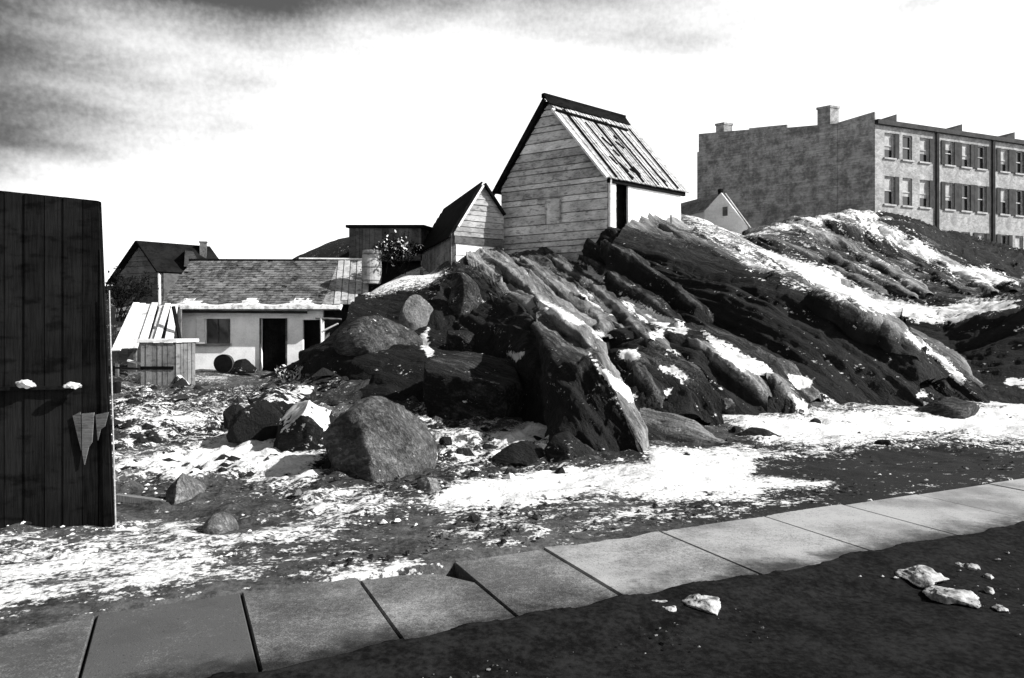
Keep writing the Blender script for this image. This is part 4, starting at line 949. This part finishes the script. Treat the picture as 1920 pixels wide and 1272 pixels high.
# frame of sticks right of the cottage
def stick_frame():
    Y = 26.3; b = P(606, 660, Y)
    root = empty('stick_frame', b, 'thin frame of poles with a diagonal brace at the right end of the cottage', 'pole frame')
    mb = MB(); mb.tube(P(603, 665, Y), P(602, 597, Y), .045, .04); mb.build('post', M['pale_board'], root)
    mb = MB(); mb.tube(P(592, 597, Y), P(640, 599, Y), .04, .035); mb.build('rail', M['grey_board'], root)
    mb = MB(); mb.tube(P(604, 622, Y), P(634, 607, Y), .04, .03); mb.build('brace', M['pale_board'], root)
stick_frame()

# --- gabled house behind the cottage, left
def rear_house():
    Y0 = 31.0; A = P(305, 0, Y0); A.z = 0; C = P(222, 0, Y0 + 1.2); C.z = 0; z0 = .3; ze = P(0, 518, Y0).z; ap = P(268, 455, Y0 + .5)
    root = empty('gabled_house', (C.x, C.y, z0), 'dark board house with a gabled roof, behind the left end of the cottage', 'house')
    ug, wg = quad_uv(C, A); ng = ug.cross(ZU).normalized(); us = Vector((-ug.y, ug.x, 0)); us = (us * 1.0 + ug * .35).normalized(); ws = 2.9
    O = Vector((C.x, C.y, z0)); ha = (Vector((ap.x, ap.y, 0)) - C).dot(ug); poly = [(0, 0), (wg, 0), (wg, ze - z0 + .2), (ha, ap.z - z0), (0, ze - z0)]
    mb = MB(); boards(mb, O, ug, ZU, poly, .24, .03, jit=.3, tone=(0, 1), nrm=ng, seglen=1.5, lap=.03, gap=.015)
    mb.slab([O + ug * u + ZU * v - ng * .06 for u, v in poly], ng, .05, 0.)
    mb.slab([O + us * ws + ug * u + ZU * v for u, v in poly], ng, .05, 0.)
    mb.slab([O + ug * wg, O + ug * wg + us * ws, O + ug * wg + us * ws + ZU * (ze - z0), O + ug * wg + ZU * (ze - z0 + .2)], ug, .06, .3)
    mb.slab([O, O + us * ws, O + us * ws + ZU * (ze - z0), O + ZU * (ze - z0)], -ug, .06, .3)
    mb.build('wall', M['mid_board'], root)
    R0 = Vector((ap.x, ap.y, ap.z))
    mb = MB()
    for e, zz, ex in ((O, ze, .45), (O + ug * wg, ze + .2, .1)):
        E = Vector((e.x, e.y, zz)); V = E - R0; Lg = V.length; V.normalize(); n = us.cross(V); n = n if n.z > 0 else -n
        mb.slab([R0 - us * .3, R0 + us * ws, R0 + us * ws + V * (Lg + ex), R0 - us * .3 + V * (Lg + ex)], n, .09, .2)
    mb.build('roof', M['black_wood'], root)
    mb = MB(); E = O + ug * wg; mb.beam(E + ng * .06 + ZU * .0, E + ng * .06 - ug * .1 + ZU * (ze - z0 + .25), .24, .06, 1.); 
    mb.beam(E + ng * .08 - ug * .08 + ZU * (ze - z0 + .2), R0 + ug * .25 - us * .1 - ZU * .25, .1, .06, .6); mb.build('corner_board', M['pale_board'], root)
    mb = MB(); c = R0 + us * 2.3 + ug * .45; mb.box(c - ZU * .6, (.28, .28, .75), .3, .3); mb.box(c + ZU * .15, (.34, .34, .06), .3, .5); mb.build('chimney', M['brick_dark'], root)
    mb = MB()
    for k, (u0, u1, v) in enumerate([(.0, 1.3, 1.95), (.05, 1.0, 2.2), (.1, .9, 1.35)]): mb.beam(O + ug * u0 + ZU * v + ng * .12, O + ug * u1 + ZU * (v + .12) + ng * .12, .06, .14, .9)
    mb.build('loose_board', M['pale_board'], root)
    # small dormered lean roof behind
    mb = MB(); c = P(357, 480, 31.5); mb.hexa([P(345,500,31.5), P(378,500,31.5), P(378,500,33), P(345,500,33)], [P(347,470,31.5), P(362,472,31.5), P(362,472,33), P(347,470,33)], .3); mb.build('back_roof', M['mid_board'], root)
rear_house()

# --- lean-to with pale sloping boards, left of the cottage
def lean_to():
    T0, T1 = P(252, 572, 26.2), P(334, 572, 26.2); B0, B1 = P(214, 650, 24.3), P(322, 646, 24.3)
    root = empty('lean_to', (B0.x, B0.y, .1), 'lean-to with pale snow-covered sloping boards, left of the cottage wall', 'lean-to')
    mb = MB(); k = 7; n = (T1 - T0).cross(B0 - T0).normalized(); n = n if n.z > 0 else -n
    for i in range(k):
        a, b = i / k + random.uniform(-.01, .008), (i + 1) / k - random.uniform(0, .02); sk = random.uniform(-.12, .06); ln = random.uniform(.86, 1.16); of = n * random.choice([0, .04, .07])
        if i == 4: of = n * -.06; b -= .03
        pa, pb = T0.lerp(T1, a), T0.lerp(T1, b); qa, qb = B0.lerp(B1, a + sk * .5), B0.lerp(B1, b + sk * .7)
        mb.slab([pa + of, pb + of, pb + (qb - pb) * ln + of, pa + (qa - pa) * ln + of], n, .04, [1, 1, .3, 1, .0, 1, 1][i])
    mb.build('roof', M['snow_roof'], root)
    mb = MB()
    for (q, p_) in ((B0, (217, 712)), (B1, (322, 700)), (T0.lerp(B0, .1), None), (T1.lerp(B1, .1), None)):
        mb = MB(); mb.beam(Vector((q.x + .05, q.y + .1, .0)), q + Vector((.05, .1, -.02)), .09, .09, .3); mb.build('post', M['grey_board'], root)
    mb = MB(); mb.slab([Vector((T0.x - .3, 26.3, 0)), Vector((T1.x, 26.3, 0)), Vector((T1.x, 26.3, 2.5)), Vector((T0.x - .3, 26.3, 2.5))], Vector((0, 1, 0)), .05, .1); mb.build('wall', M['mid_board'], root)
    mb = MB(); mb.beam(P(325, 575, 24.9), P(342, 660, 24.6), .1, .08, .1); mb.build('edge_board', M['black_wood'], root)
lean_to()

# --- wooden bin
def bin_():
    Y = 20; b = P(303, 727, Y); root = empty('wooden_bin', b, 'tall closed wooden bin with a pale flat lid standing in the yard', 'bin')
    w_ = 62 / F * Y; h_ = 84 / F * Y; dp = .8
    mb = MB(); O = b + Vector((-w_ / 2 - .1, 0, -.1)); boards(mb, O, (1, 0, 0), ZU, [(0, 0), (w_, 0), (w_, h_ + .1), (0, h_ + .1)], .16, .025, vertical=True, tone=(.2, 1), nrm=Vector((0, -1, 0)))
    sd_ = Vector((.28, 1, 0)).normalized()
    boards(mb, O + Vector((w_, 0, 0)), sd_, ZU, [(0, 0), (dp, 0), (dp, h_ + .1), (0, h_ + .1)], .16, .025, vertical=True, tone=(.4, 1), nrm=Vector((1, -.28, 0)).normalized())
    q = [O, O + Vector((w_, 0, 0)), O + Vector((w_, 0, 0)) + sd_ * dp, O + sd_ * dp]
    mb.hexa([p + Vector((.01, .02, 0)) for p in q], [p + Vector((.01, .02, h_ + .08)) for p in q], .3)
    mb.build('body', M['grey_board'], root)
    mb = MB(); mb.beam(O + Vector((0, -.05, h_ * .52)), O + Vector((w_, -.05, h_ * .52)), .03, .09, .0); mb.build('batten', M['dark_board'], root)
    mb = MB(); z = h_ + .11; mb.hexa([p + Vector((0, 0, z)) + (p - (O + Vector((w_ / 2, dp / 2, 0)))).normalized() * .12 for p in q], [p + Vector((0, 0, z + .09)) + (p - (O + Vector((w_ / 2, dp / 2, 0)))).normalized() * .12 for p in q], .9); mb.build('lid', M['snow_roof'], root)
bin_()

# --- barrel-hoop heap by the cottage window
def tub():
    c = P(418, 697, 26); root = empty('wash_tub', c, 'dark round tub tipped against the cottage wall below the window', 'tub')
    mb = MB(); a = c + Vector((0, .0, .28)); mb.tube(a + Vector((0, .3, .03)), a, .30, .34, 22, .2); mb.build('body', M['black_wood'], root)
    for yy, rr in ((.04, .347), (.18, .335)):
        mb = MB(); mb.tube(a + Vector((0, yy + .03, 0)), a + Vector((0, yy, 0)), rr, rr, 22, .8); mb.build('hoop', M['mid_board'], root)
tub()
boulder(452, 697, 26, 52, 24, .5, 91, 'dark lumpy sack lying against the cottage wall beside the tub', mat='boulder', tone=0, name='sack', cat='sack', group=None, sub=4, cuts=3)

# --- flat-roofed shed and pale water butt behind the cottage
def flat_shed():
    a, b = P(655, 468, 33), P(790, 468, 32); root = empty('flat_roofed_shed', (a.x, a.y, a.z), 'low dark shed with a flat roof on the rise behind the cottage', 'shed')
    U, wd = quad_uv(a, b); n = U.cross(ZU); z0 = a.z - .6; zt = P(0, 428, 33).z; O = Vector((a.x, a.y, z0)); h = zt - z0
    mb = MB(); boards(mb, O, U, ZU, [(0, 0), (wd, 0), (wd, h - .15), (0, h)], .25, .03, vertical=True, jit=.5, tone=(0, 1), nrm=n, gap=.02)
    q = [O, O + U * wd, O + U * wd - n * 3, O - n * 3]; mb.hexa([p - n * .04 for p in q], [p - n * .04 + ZU * (h - .1) for p in q], .1); mb.build('wall', M['mid_board'], root)
    mb = MB(); q = [O - U * .08 + n * .2 + ZU * h, O + U * (wd + .2) + n * .2 + ZU * (h - .15), O + U * (wd + .2) - n * 3.1 + ZU * (h - .1), O - U * .08 - n * 3.1 + ZU * h]; mb.hexa(q, [p + ZU * .13 for p in q], .1); mb.build('roof', M['black_wood'], root)
flat_shed()
def butt():
    b = P(697, 530, 27.5); root = empty('water_butt', b, 'pale upright water butt beside the right end of the cottage roof', 'barrel')
    mb = MB(); r0 = .36; prof = [(0, .34), (.1, .355), (.6, .375), (1.05, .36), (1.27, .345)]; n = 24
    rings = [[b + Vector((math.cos(2 * math.pi * i / n) * r, math.sin(2 * math.pi * i / n) * r, z - .05)) for i in range(n)] for z, r in prof]
    for A_, B_ in zip(rings, rings[1:]):
        for i in range(n): mb.add([A_[i], A_[(i + 1) % n], B_[(i + 1) % n], B_[i]], [(0, 1, 2, 3)], .8 if i % 2 else .95)
    mb.add(rings[-1], [tuple(range(n))], .1); mb.build('body', M['hut_board'], root, smooth=False)
    for z, r in ((.1, .362), (.6, .382), (1.1, .362)):
        mb = MB(); mb.tube(b + ZU * (z - .05), b + ZU * (z - .01), r + .004, r + .004, 24, .5); mb.build('hoop', M['grey_board'], root)
butt()

# --- bare bush
def bush(px, py, Y, h, wd, label, seed=1, n=60, snow=True, mat='black_wood', leaves=500):
    r = random.Random(seed); b = P(px, py, Y); root = empty('bush', b, label, 'bush'); mb = MB()
    tips = []
    def twig(p, d, l, rad, k):
        q = p + d * l; mb.tube(p, q, rad, rad * .6, 5, r.random()); tips.append(q)
        if k > 0:
            for _ in range(3): twig(q, (d + Vector((r.uniform(-.8, .8), r.uniform(-.8, .8), r.uniform(-.3, .6)))).normalized(), l * r.uniform(.5, .8), rad * .6, k - 1)
    for _ in range(9): twig(b + Vector((r.uniform(-.25, .25) * wd, r.uniform(-.2, .2), -.05)), Vector((r.uniform(-.8, .8), r.uniform(-.6, .6), 1)).normalized(), h * r.uniform(.3, .5), .025, 3)
    mb.build('stem', M[mat], root)
    mb = MB(); wh = []
    for _ in range(leaves):
        p = r.choice(tips) + Vector((r.gauss(0, .07), r.gauss(0, .07), r.gauss(0, .07))); s = r.uniform(.03, .09)
        u = Vector((r.uniform(-1, 1), r.uniform(-1, 1), r.uniform(-1, 1))).normalized(); v = u.orthogonal().normalized()
        wh.append(snow and r.random() < .16); mb.add([p - u * s, p + v * s * .5, p + u * s, p - v * s * .5], [(0, 1, 2, 3)], r.random())
    fo = mb.build('foliage', M['dark_board'], root); fo.data.materials.append(M['snow'])
    fo.data.polygons.foreach_set('material_index', [int(x) for x in wh])
bush(742, 512, 27.6, 1.5, 1.6, 'tangled dark bush flecked with snow between the pale water butt and the hut', 5, leaves=1100)
bush(226, 600, 27.5, 1.7, 1.2, 'dark leafless thicket between the black screen and the gabled house', 12, leaves=900, snow=False)
bush(548, 716, 19, .5, .8, 'low twiggy bush with white stalks at the foot of the black rock', 9, mat='pale_board', leaves=90)

# --- far little white-gabled shack
def shack():
    G0, G1 = P(1322, 432, 37), P(1402, 437, 35.5); ap = P(1357, 363, 36.6)
    root = empty('white_gabled_shack', (G0.x, G0.y, G0.z), 'small white-gabled shack between the tall shed and the brick terrace', 'shack')
    ug, wg = quad_uv(G0, G1); ng = ug.cross(ZU).normalized(); us = (P(1275, 375, 40) - ap); us.z = 0; us.normalize(); ws = 5.0
    z0 = G0.z - 1; O = Vector((G0.x, G0.y, z0)); ha = (Vector((ap.x, ap.y, 0)) - Vector((G0.x, G0.y, 0))).dot(ug); ze = P(0, 392, 36.5).z - z0; zr = P(0, 425, 35.6).z - z0
    poly = [(0, 0), (wg, 0), (wg, zr), (ha, ap.z - z0), (0, ze)]
    mb = MB(); boards(mb, O, ug, ZU, poly, .22, .03, tone=(.7, 1), nrm=ng, gap=.005); mb.slab([O + ug * u + ZU * v - ng * .06 for u, v in poly], ng, .05, .8); mb.slab([O + us * ws + ug * u + ZU * v for u, v in poly], ng, .05, .8)
    mb.slab([O, O + us * ws, O + us * ws + ZU * ze, O + ZU * ze], ng, .05, .9); mb.build('wall', M['whitewash'], root)
    R0 = Vector((ap.x, ap.y, ap.z)); mb = MB()
    E = O + ZU * ze; V = E - R0; Lg = V.length; V.normalize(); n = us.cross(V); n = n if n.z > 0 else -n
    boards(mb, R0 - us * .1 + n * .05, us, V, [(0, 0), (ws, 0), (ws, Lg + .15), (0, Lg + .15)], .3, .04, tone=(.2, .8), nrm=n)
    E = O + ug * wg + ZU * zr; V = E - R0; Lg = V.length; V.normalize(); n = us.cross(V); n = n if n.z > 0 else -n
    mb.slab([R0 - us * .1, R0 + us * ws, R0 + us * ws + V * (Lg + .2), R0 - us * .1 + V * (Lg + .2)], n, .07, .9); mb.build('roof', M['hut_board'], root)
    mb = MB(); mb.tube(R0 + us * .25 - ZU * .1, R0 + us * .25 + ZU * .25, .12, .14); mb.build('stovepipe', M['black_wood'], root)
    mb = MB(); p = O + ug * (ha + .1) + ZU * (ap.z - z0 - 1.2) + ng * .05; mb.slab([p, p + ug * .25, p + ug * .25 + ZU * .45, p + ZU * .45], ng, .03, .3); mb.build('window', M['grey_board'], root)
shack()

# --- brick terrace: three houses
def terrace():
    C0 = Vector((26.7, 53, 0)); e = Vector((.927, .375, 0)).normalized(); nf_ = e.cross(ZU).normalized()     # toward the camera
    if nf_.y > 0: nf_ = -nf_
    back = Vector((-10.64, 9, 0)); zb = 4.0; zt = 16.8; wd = 6.35
    rows = [(14.3, 16.15), (10.85, 12.95), (7.2, 9.2)]; cols = [1.45, 3.3, 5.1]
    labels = ['brick terrace house at the near corner with a long blank side wall', 'brick terrace house with dark shutters, between two drainpipes', 'brick terrace house at the far right end of the row']
    rnd = random.Random(3)
    nb = back.normalized()
    for h in range(3):
        O = C0 + e * wd * h; root = empty('brick_terrace_house', (O.x, O.y, zb), labels[h], 'house', 'houses of the brick terrace')
        WN = wd if h < 2 else 7.4
        xs = [0]; 
        for c in cols: xs += [c - .5, c + .5]
        xs.append(WN); zs = [zb]; 
        for a, b in reversed(rows): zs += [a, b]
        zs.append(zt)
        mb = MB()
        for i, (a, b) in enumerate(zip(xs, xs[1:])):
            for j, (c, d) in enumerate(zip(zs, zs[1:])):
                if i % 2 == 1 and j % 2 == 1: continue
                mb.slab([O + e * a + ZU * c, O + e * b + ZU * c, O + e * b + ZU * d, O + e * a + ZU * d], -nf_, .3, .5)
        mb.build('front_wall', M['front_brick'], root)
        mb = MB()
        bl = back.length
        if h == 0:   # blank side wall with stepped sloping parapet
            prof = [(0, zb), (bl, zb), (bl, 18.1), (bl - 2.0, 18.2), (bl - 2.0, 18.15), (7.4, 17.55), (7.35, 17.35), (7.2, 17.35), (2.9, 17.0), (1.8, 17.3), (.02, 17.75)]
            top = [(0.02, 17.6), (2.6, 17.25), (2.62, 17.2), (6.4, 17.55), (6.42, 17.8), (9.5, 18.05), (9.52, 17.95), (bl, 18.35)]
            pts = [(bl, zb), (.02, zb)] + top
            # strips
            for (a, za), (b, zc) in zip(top, top[1:]):
                if b - a < .05: continue
                mb.slab([O + nb * a + ZU * zb - e * .0, O + nb * b + ZU * zb, O + nb * b + ZU * zc, O + nb * a + ZU * za], Vector((nb.y * 1, -nb.x, 0)).normalized() * (1 if Vector((nb.y, -nb.x, 0)).dot(e) > 0 else -1), .3, .4)
            mb.build('side_wall', M['side_brick'], root)
            for (s, w_, z1, px) in ((3.6, .95, 18.5, 0), (12.0, .7, 18.75, 0)):
                cm = MB(); p = O + nb * s + e * .45; cm.hexa([p + nb * k + e * q + ZU * 16.8 for k, q in ((-w_/2, -.47), (w_/2, -.47), (w_/2, .4), (-w_/2, .4))], [p + nb * k + e * q + ZU * z1 for k, q in ((-w_/2, -.47), (w_/2, -.47), (w_/2, .4), (-w_/2, .4))], .3)
                cm.hexa([p + nb * k + e * q + ZU * z1 for k, q in ((-w_/2-.05, -.52), (w_/2+.05, -.52), (w_/2+.05, .45), (-w_/2-.05, .45))], [p + nb * k + e * q + ZU * (z1 + .18) for k, q in ((-w_/2-.05, -.52), (w_/2+.05, -.52), (w_/2+.05, .45), (-w_/2-.05, .45))], .1)
                cm.build('chimney', M['side_brick'], root)
        mb = MB(); q = [O - nf_ * .3, O + e * WN - nf_ * .3, O + e * WN + back, O + back]
        mb.hexa([p + ZU * (zt - .3) for p in q], [q[0] + ZU * (zt + .05), q[1] + ZU * (zt + .05), q[2] + ZU * (zt + 1.0), q[3] + ZU * (zt + 1.0)], .3); mb.build('roof', M['trim_dark'], root)
        mb = MB(); q = [O + back, O + e * WN + back, O + e * WN + back * 1.01, O + back * 1.01]; mb.hexa([p + ZU * zb for p in q], [p + ZU * zt for p in q], .3); mb.build('rear_wall', M['side_brick'], root)
        mb = MB(); mb.beam(O + e * (0 if h == 0 else .003) + nf_ * .12 + ZU * (zt + .02), O + e * WN + nf_ * .12 + ZU * (zt + .02), .34, .34, .2); mb.build('cornice', M['trim_dark'], root)
        # raised hatch: sloping bulkhead on the roof
        mb = MB(); s = 1.5 + .9 * (h > 0); p = O + e * s - nf_ * 1.0; L2 = 1.9; mb.hexa([p + ZU * zt, p + e * L2 + ZU * zt, p + e * L2 - nf_ * 1.6 + ZU * zt, p - nf_ * 1.6 + ZU * zt], [p + ZU * (zt + .35), p + e * L2 + ZU * (zt + 1.25), p + e * L2 - nf_ * 1.6 + ZU * (zt + 1.25), p - nf_ * 1.6 + ZU * (zt + .35)], .2); mb.build('roof_hatch', M['trim_dark'], root)
        if h < 2: mb = MB(); mb.beam(O + e * (WN - .0) + nf_ * .12 + ZU * zb, O + e * WN + nf_ * .12 + ZU * (zt - .1), .2, .2, .1); mb.build('drainpipe', M['trim_dark'], root)
        for ri, (a, b) in enumerate(rows):
            for ci, c in enumerate(cols):
                p = O + e * c - nf_ * .16; fm = MB()
                for (u0, v0, u1, v1) in ((-.46, a, -.46, b), (.46, a, .46, b), (-.5, a + .04, .5, a + .04), (-.5, b - .04, .5, b - .04), (-.5, (a + b) / 2, .5, (a + b) / 2)):
                    fm.beam(p + e * u0 + ZU * v0, p + e * u1 + ZU * v1, .08, .08, .7)
                wo = fm.build('window', M['trim_pale'], root)
                gm = MB(); gm.slab([p + e * u + ZU * v - nf_ * .06 for u, v in ((-.5, a), (.5, a), (.5, b), (-.5, b))], nf_, .02, .1); gm.build('pane', M['glass'], wo)
                blind = rnd.random()
                if blind < .6:
                    bm_ = MB(); hh = rnd.choice([.35, .5, .65]) * (b - a); bm_.slab([p + e * u + ZU * v - nf_ * .03 for u, v in ((-.42, b - hh), (.42, b - hh), (.42, b), (-.42, b))], nf_, .01, .8); bm_.build('blind', M['trim_pale'], wo)
                sm = MB(); sm.beam(O + e * (c - .62) + nf_ * .04 + ZU * (a - .06), O + e * (c + .62) + nf_ * .04 + ZU * (a - .06), .16, .12, .8); sm.build('sill', M['trim_pale'], wo)
                if h >= 1 and ri < 3 and rnd.random() < .85 or (h == 0 and ci != 1 and ri < 2 and rnd.random() < .5):
                    for sg in (-1, 1):
                        if h == 0 and sg < 0: continue
                        hm = MB(); u = c + sg * .72
                        hm.slab([O + e * (u - .21) + nf_ * .03 + ZU * a, O + e * (u + .21) + nf_ * .03 + ZU * a, O + e * (u + .21) + nf_ * .03 + ZU * b, O + e * (u - .21) + nf_ * .03 + ZU * b], nf_, .05, .1)
                        hm.build('shutter', M['trim_dark'], root)
        if h == 2: mb = MB(); q = [O + e * WN - nf_ * .3, O + e * WN + back]; mb.slab([q[0] + ZU * zb, q[1] + ZU * zb, q[1] + ZU * (zt + .5), q[0] + ZU * zt], e, .1, .3); mb.build('side_wall', M['side_brick'], root)
terrace()

# --- dark board hutch at the left edge, close to the camera
def board_wall():
    Y = 6.45; b = P(214, 990, Y); L0 = P(-260, 1010, 6.2)
    root = empty('board_fence', (b.x, b.y, b.z), 'tall black weathered board screen filling the left edge of the view', 'board screen')
    U, wd = quad_uv(Vector((L0.x, L0.y, 0)), Vector((b.x, b.y, 0))); n = U.cross(ZU)
    if n.y > 0: n = -n
    O = Vector((L0.x, L0.y, -.15)); zt = P(0, 372, Y).z + .15
    # right edge leans in toward the top
    lean = (P(214, 0, Y).x - P(188, 0, Y).x)
    poly = [(0, 0), (wd, 0), (wd - lean, zt - .03), (0, zt + .14)]
    mb = MB(); boards(mb, O, U, ZU, poly, .17, .025, vertical=True, jit=.25, tone=(0, .8), nrm=n, lap=.008, gap=.006)
    bk = [O + U * u + ZU * v - n * .04 for u, v in poly]
    mb.slab(bk, n, .03, .0); mb.build('board', M['dark_board'], root)
    mb = MB(); zr = P(0, 755, Y).z + .15; zr = P(0, 729, Y).z + .15; mb.beam(O + ZU * zr + n * .06, O + U * (wd - .3) + ZU * (zr + .02) + n * .06, .06, .03, .0); mb.build('rail', M['black_wood'], root)
    mb = MB(); mb.beam(O + ZU * zr * 1.0 - n * .1, O + U * wd + ZU * zr - n * .1, .1, .1, .1); mb.build('rail', M['black_wood'], root)
    # return side going back
    s2 = Vector((-.64, 1, 0)).normalized(); mb = MB(); q = [(0, 0), (2.2, 0), (2.2, zt - .1), (0, zt - .03)]
    e0 = O + U * (wd - .02); sh = lambda v: U * (-lean * v / zt)
    mb.hexa([e0 + s2 * u + ZU * v + sh(v) for u, v in q], [e0 + s2 * u + ZU * v + sh(v) - U * .03 for u, v in q], .2); mb.build('return_board', M['dark_board'], root)
    mb = MB(); mb.tube(P(217, 992, 6.36), P(205, 545, 6.36), .008, .005, 6, .9); mb.build('edge_strip', M['hut_board'], root)
    # split pale wood where a board has broken
    mb = MB()
    for tri, tn in (([(136,780),(150,773),(152,845),(146,822)], .0), ([(153,776),(176,774),(172,830),(166,838),(158,872),(154,850)], .6), ([(179,778),(203,773),(196,800),(188,806),(183,826)], .25)):
        mb.slab([P(x, y, 6.345) for x, y in tri], Vector((0, 1, 0)), .012, tn)
    mb.build('split_board', M['mid_board'], root)
    # snow caught on the rail
    for k, (x, y, w_, h_) in enumerate([(46, 726, 36, 15), (132, 727, 30, 8)]):
        o = boulder(x, y, 6.24, w_, h_, .1, 300 + k, '', mat='snow', name='rail_snow', group=None, sub=4, cat=None, lump=4)
        for kk in ('label', 'category', 'group'):
            if kk in o: del o[kk]
        o.parent = root; o.location = Vector(o.location) - Vector(root.location)
board_wall()

# --- loose timbers
def plank(a, b, w_, th, label, mat='grey_board', tone=.7, name='plank', cat='plank', group='loose planks lying about the yard'):
    mb = MB(); a = Vector(a); b = Vector(b); mb.beam(a, b, w_, th, tone)
    me_o = mb.build(name, M[mat]); c = a; me_o.data.transform(Matrix.Translation(-c)); me_o.location = c; return tag(me_o, label, cat, group)
plank(P(218, 932, 7.35), P(312, 944, 7.3), .07, .06, 'straight plank lying from the black screen to the pale angular stone')
plank(P(240, 676, 21), P(266, 683, 21), .1, .05, 'short pale plank, upper of the two left of the wooden bin', 'pale_board')
plank(P(242, 703, 20.5), P(268, 697, 20.5), .1, .05, 'short pale plank, lower of the two left of the wooden bin', 'pale_board')
plank(P(335, 705, 20), P(352, 722, 19.6), .1, .05, 'short plank leaning at the right foot of the wooden bin', 'pale_board')
plank(P(218, 690, 22), P(262, 692, 22), .12, .06, 'dark plank lying behind the wooden bin under the lean-to', 'dark_board')
plank(P(470, 735, 19), P(535, 722, 19), .08, .05, 'long thin pale plank lying in the middle of the yard', 'pale_board')
plank(P(790, 508, 25.2), P(794, 535, 24.6), .09, .09, 'short dark post stuck in the snow below the small hut', 'black_wood', .2, 'stake', 'stake', None)
plank(P(1258, 433, 27.0), P(1258, 404, 27.2), .07, .07, 'thin stake standing in front of the low window of the tall shed', 'grey_board', .6, 'stake', 'stake', None)
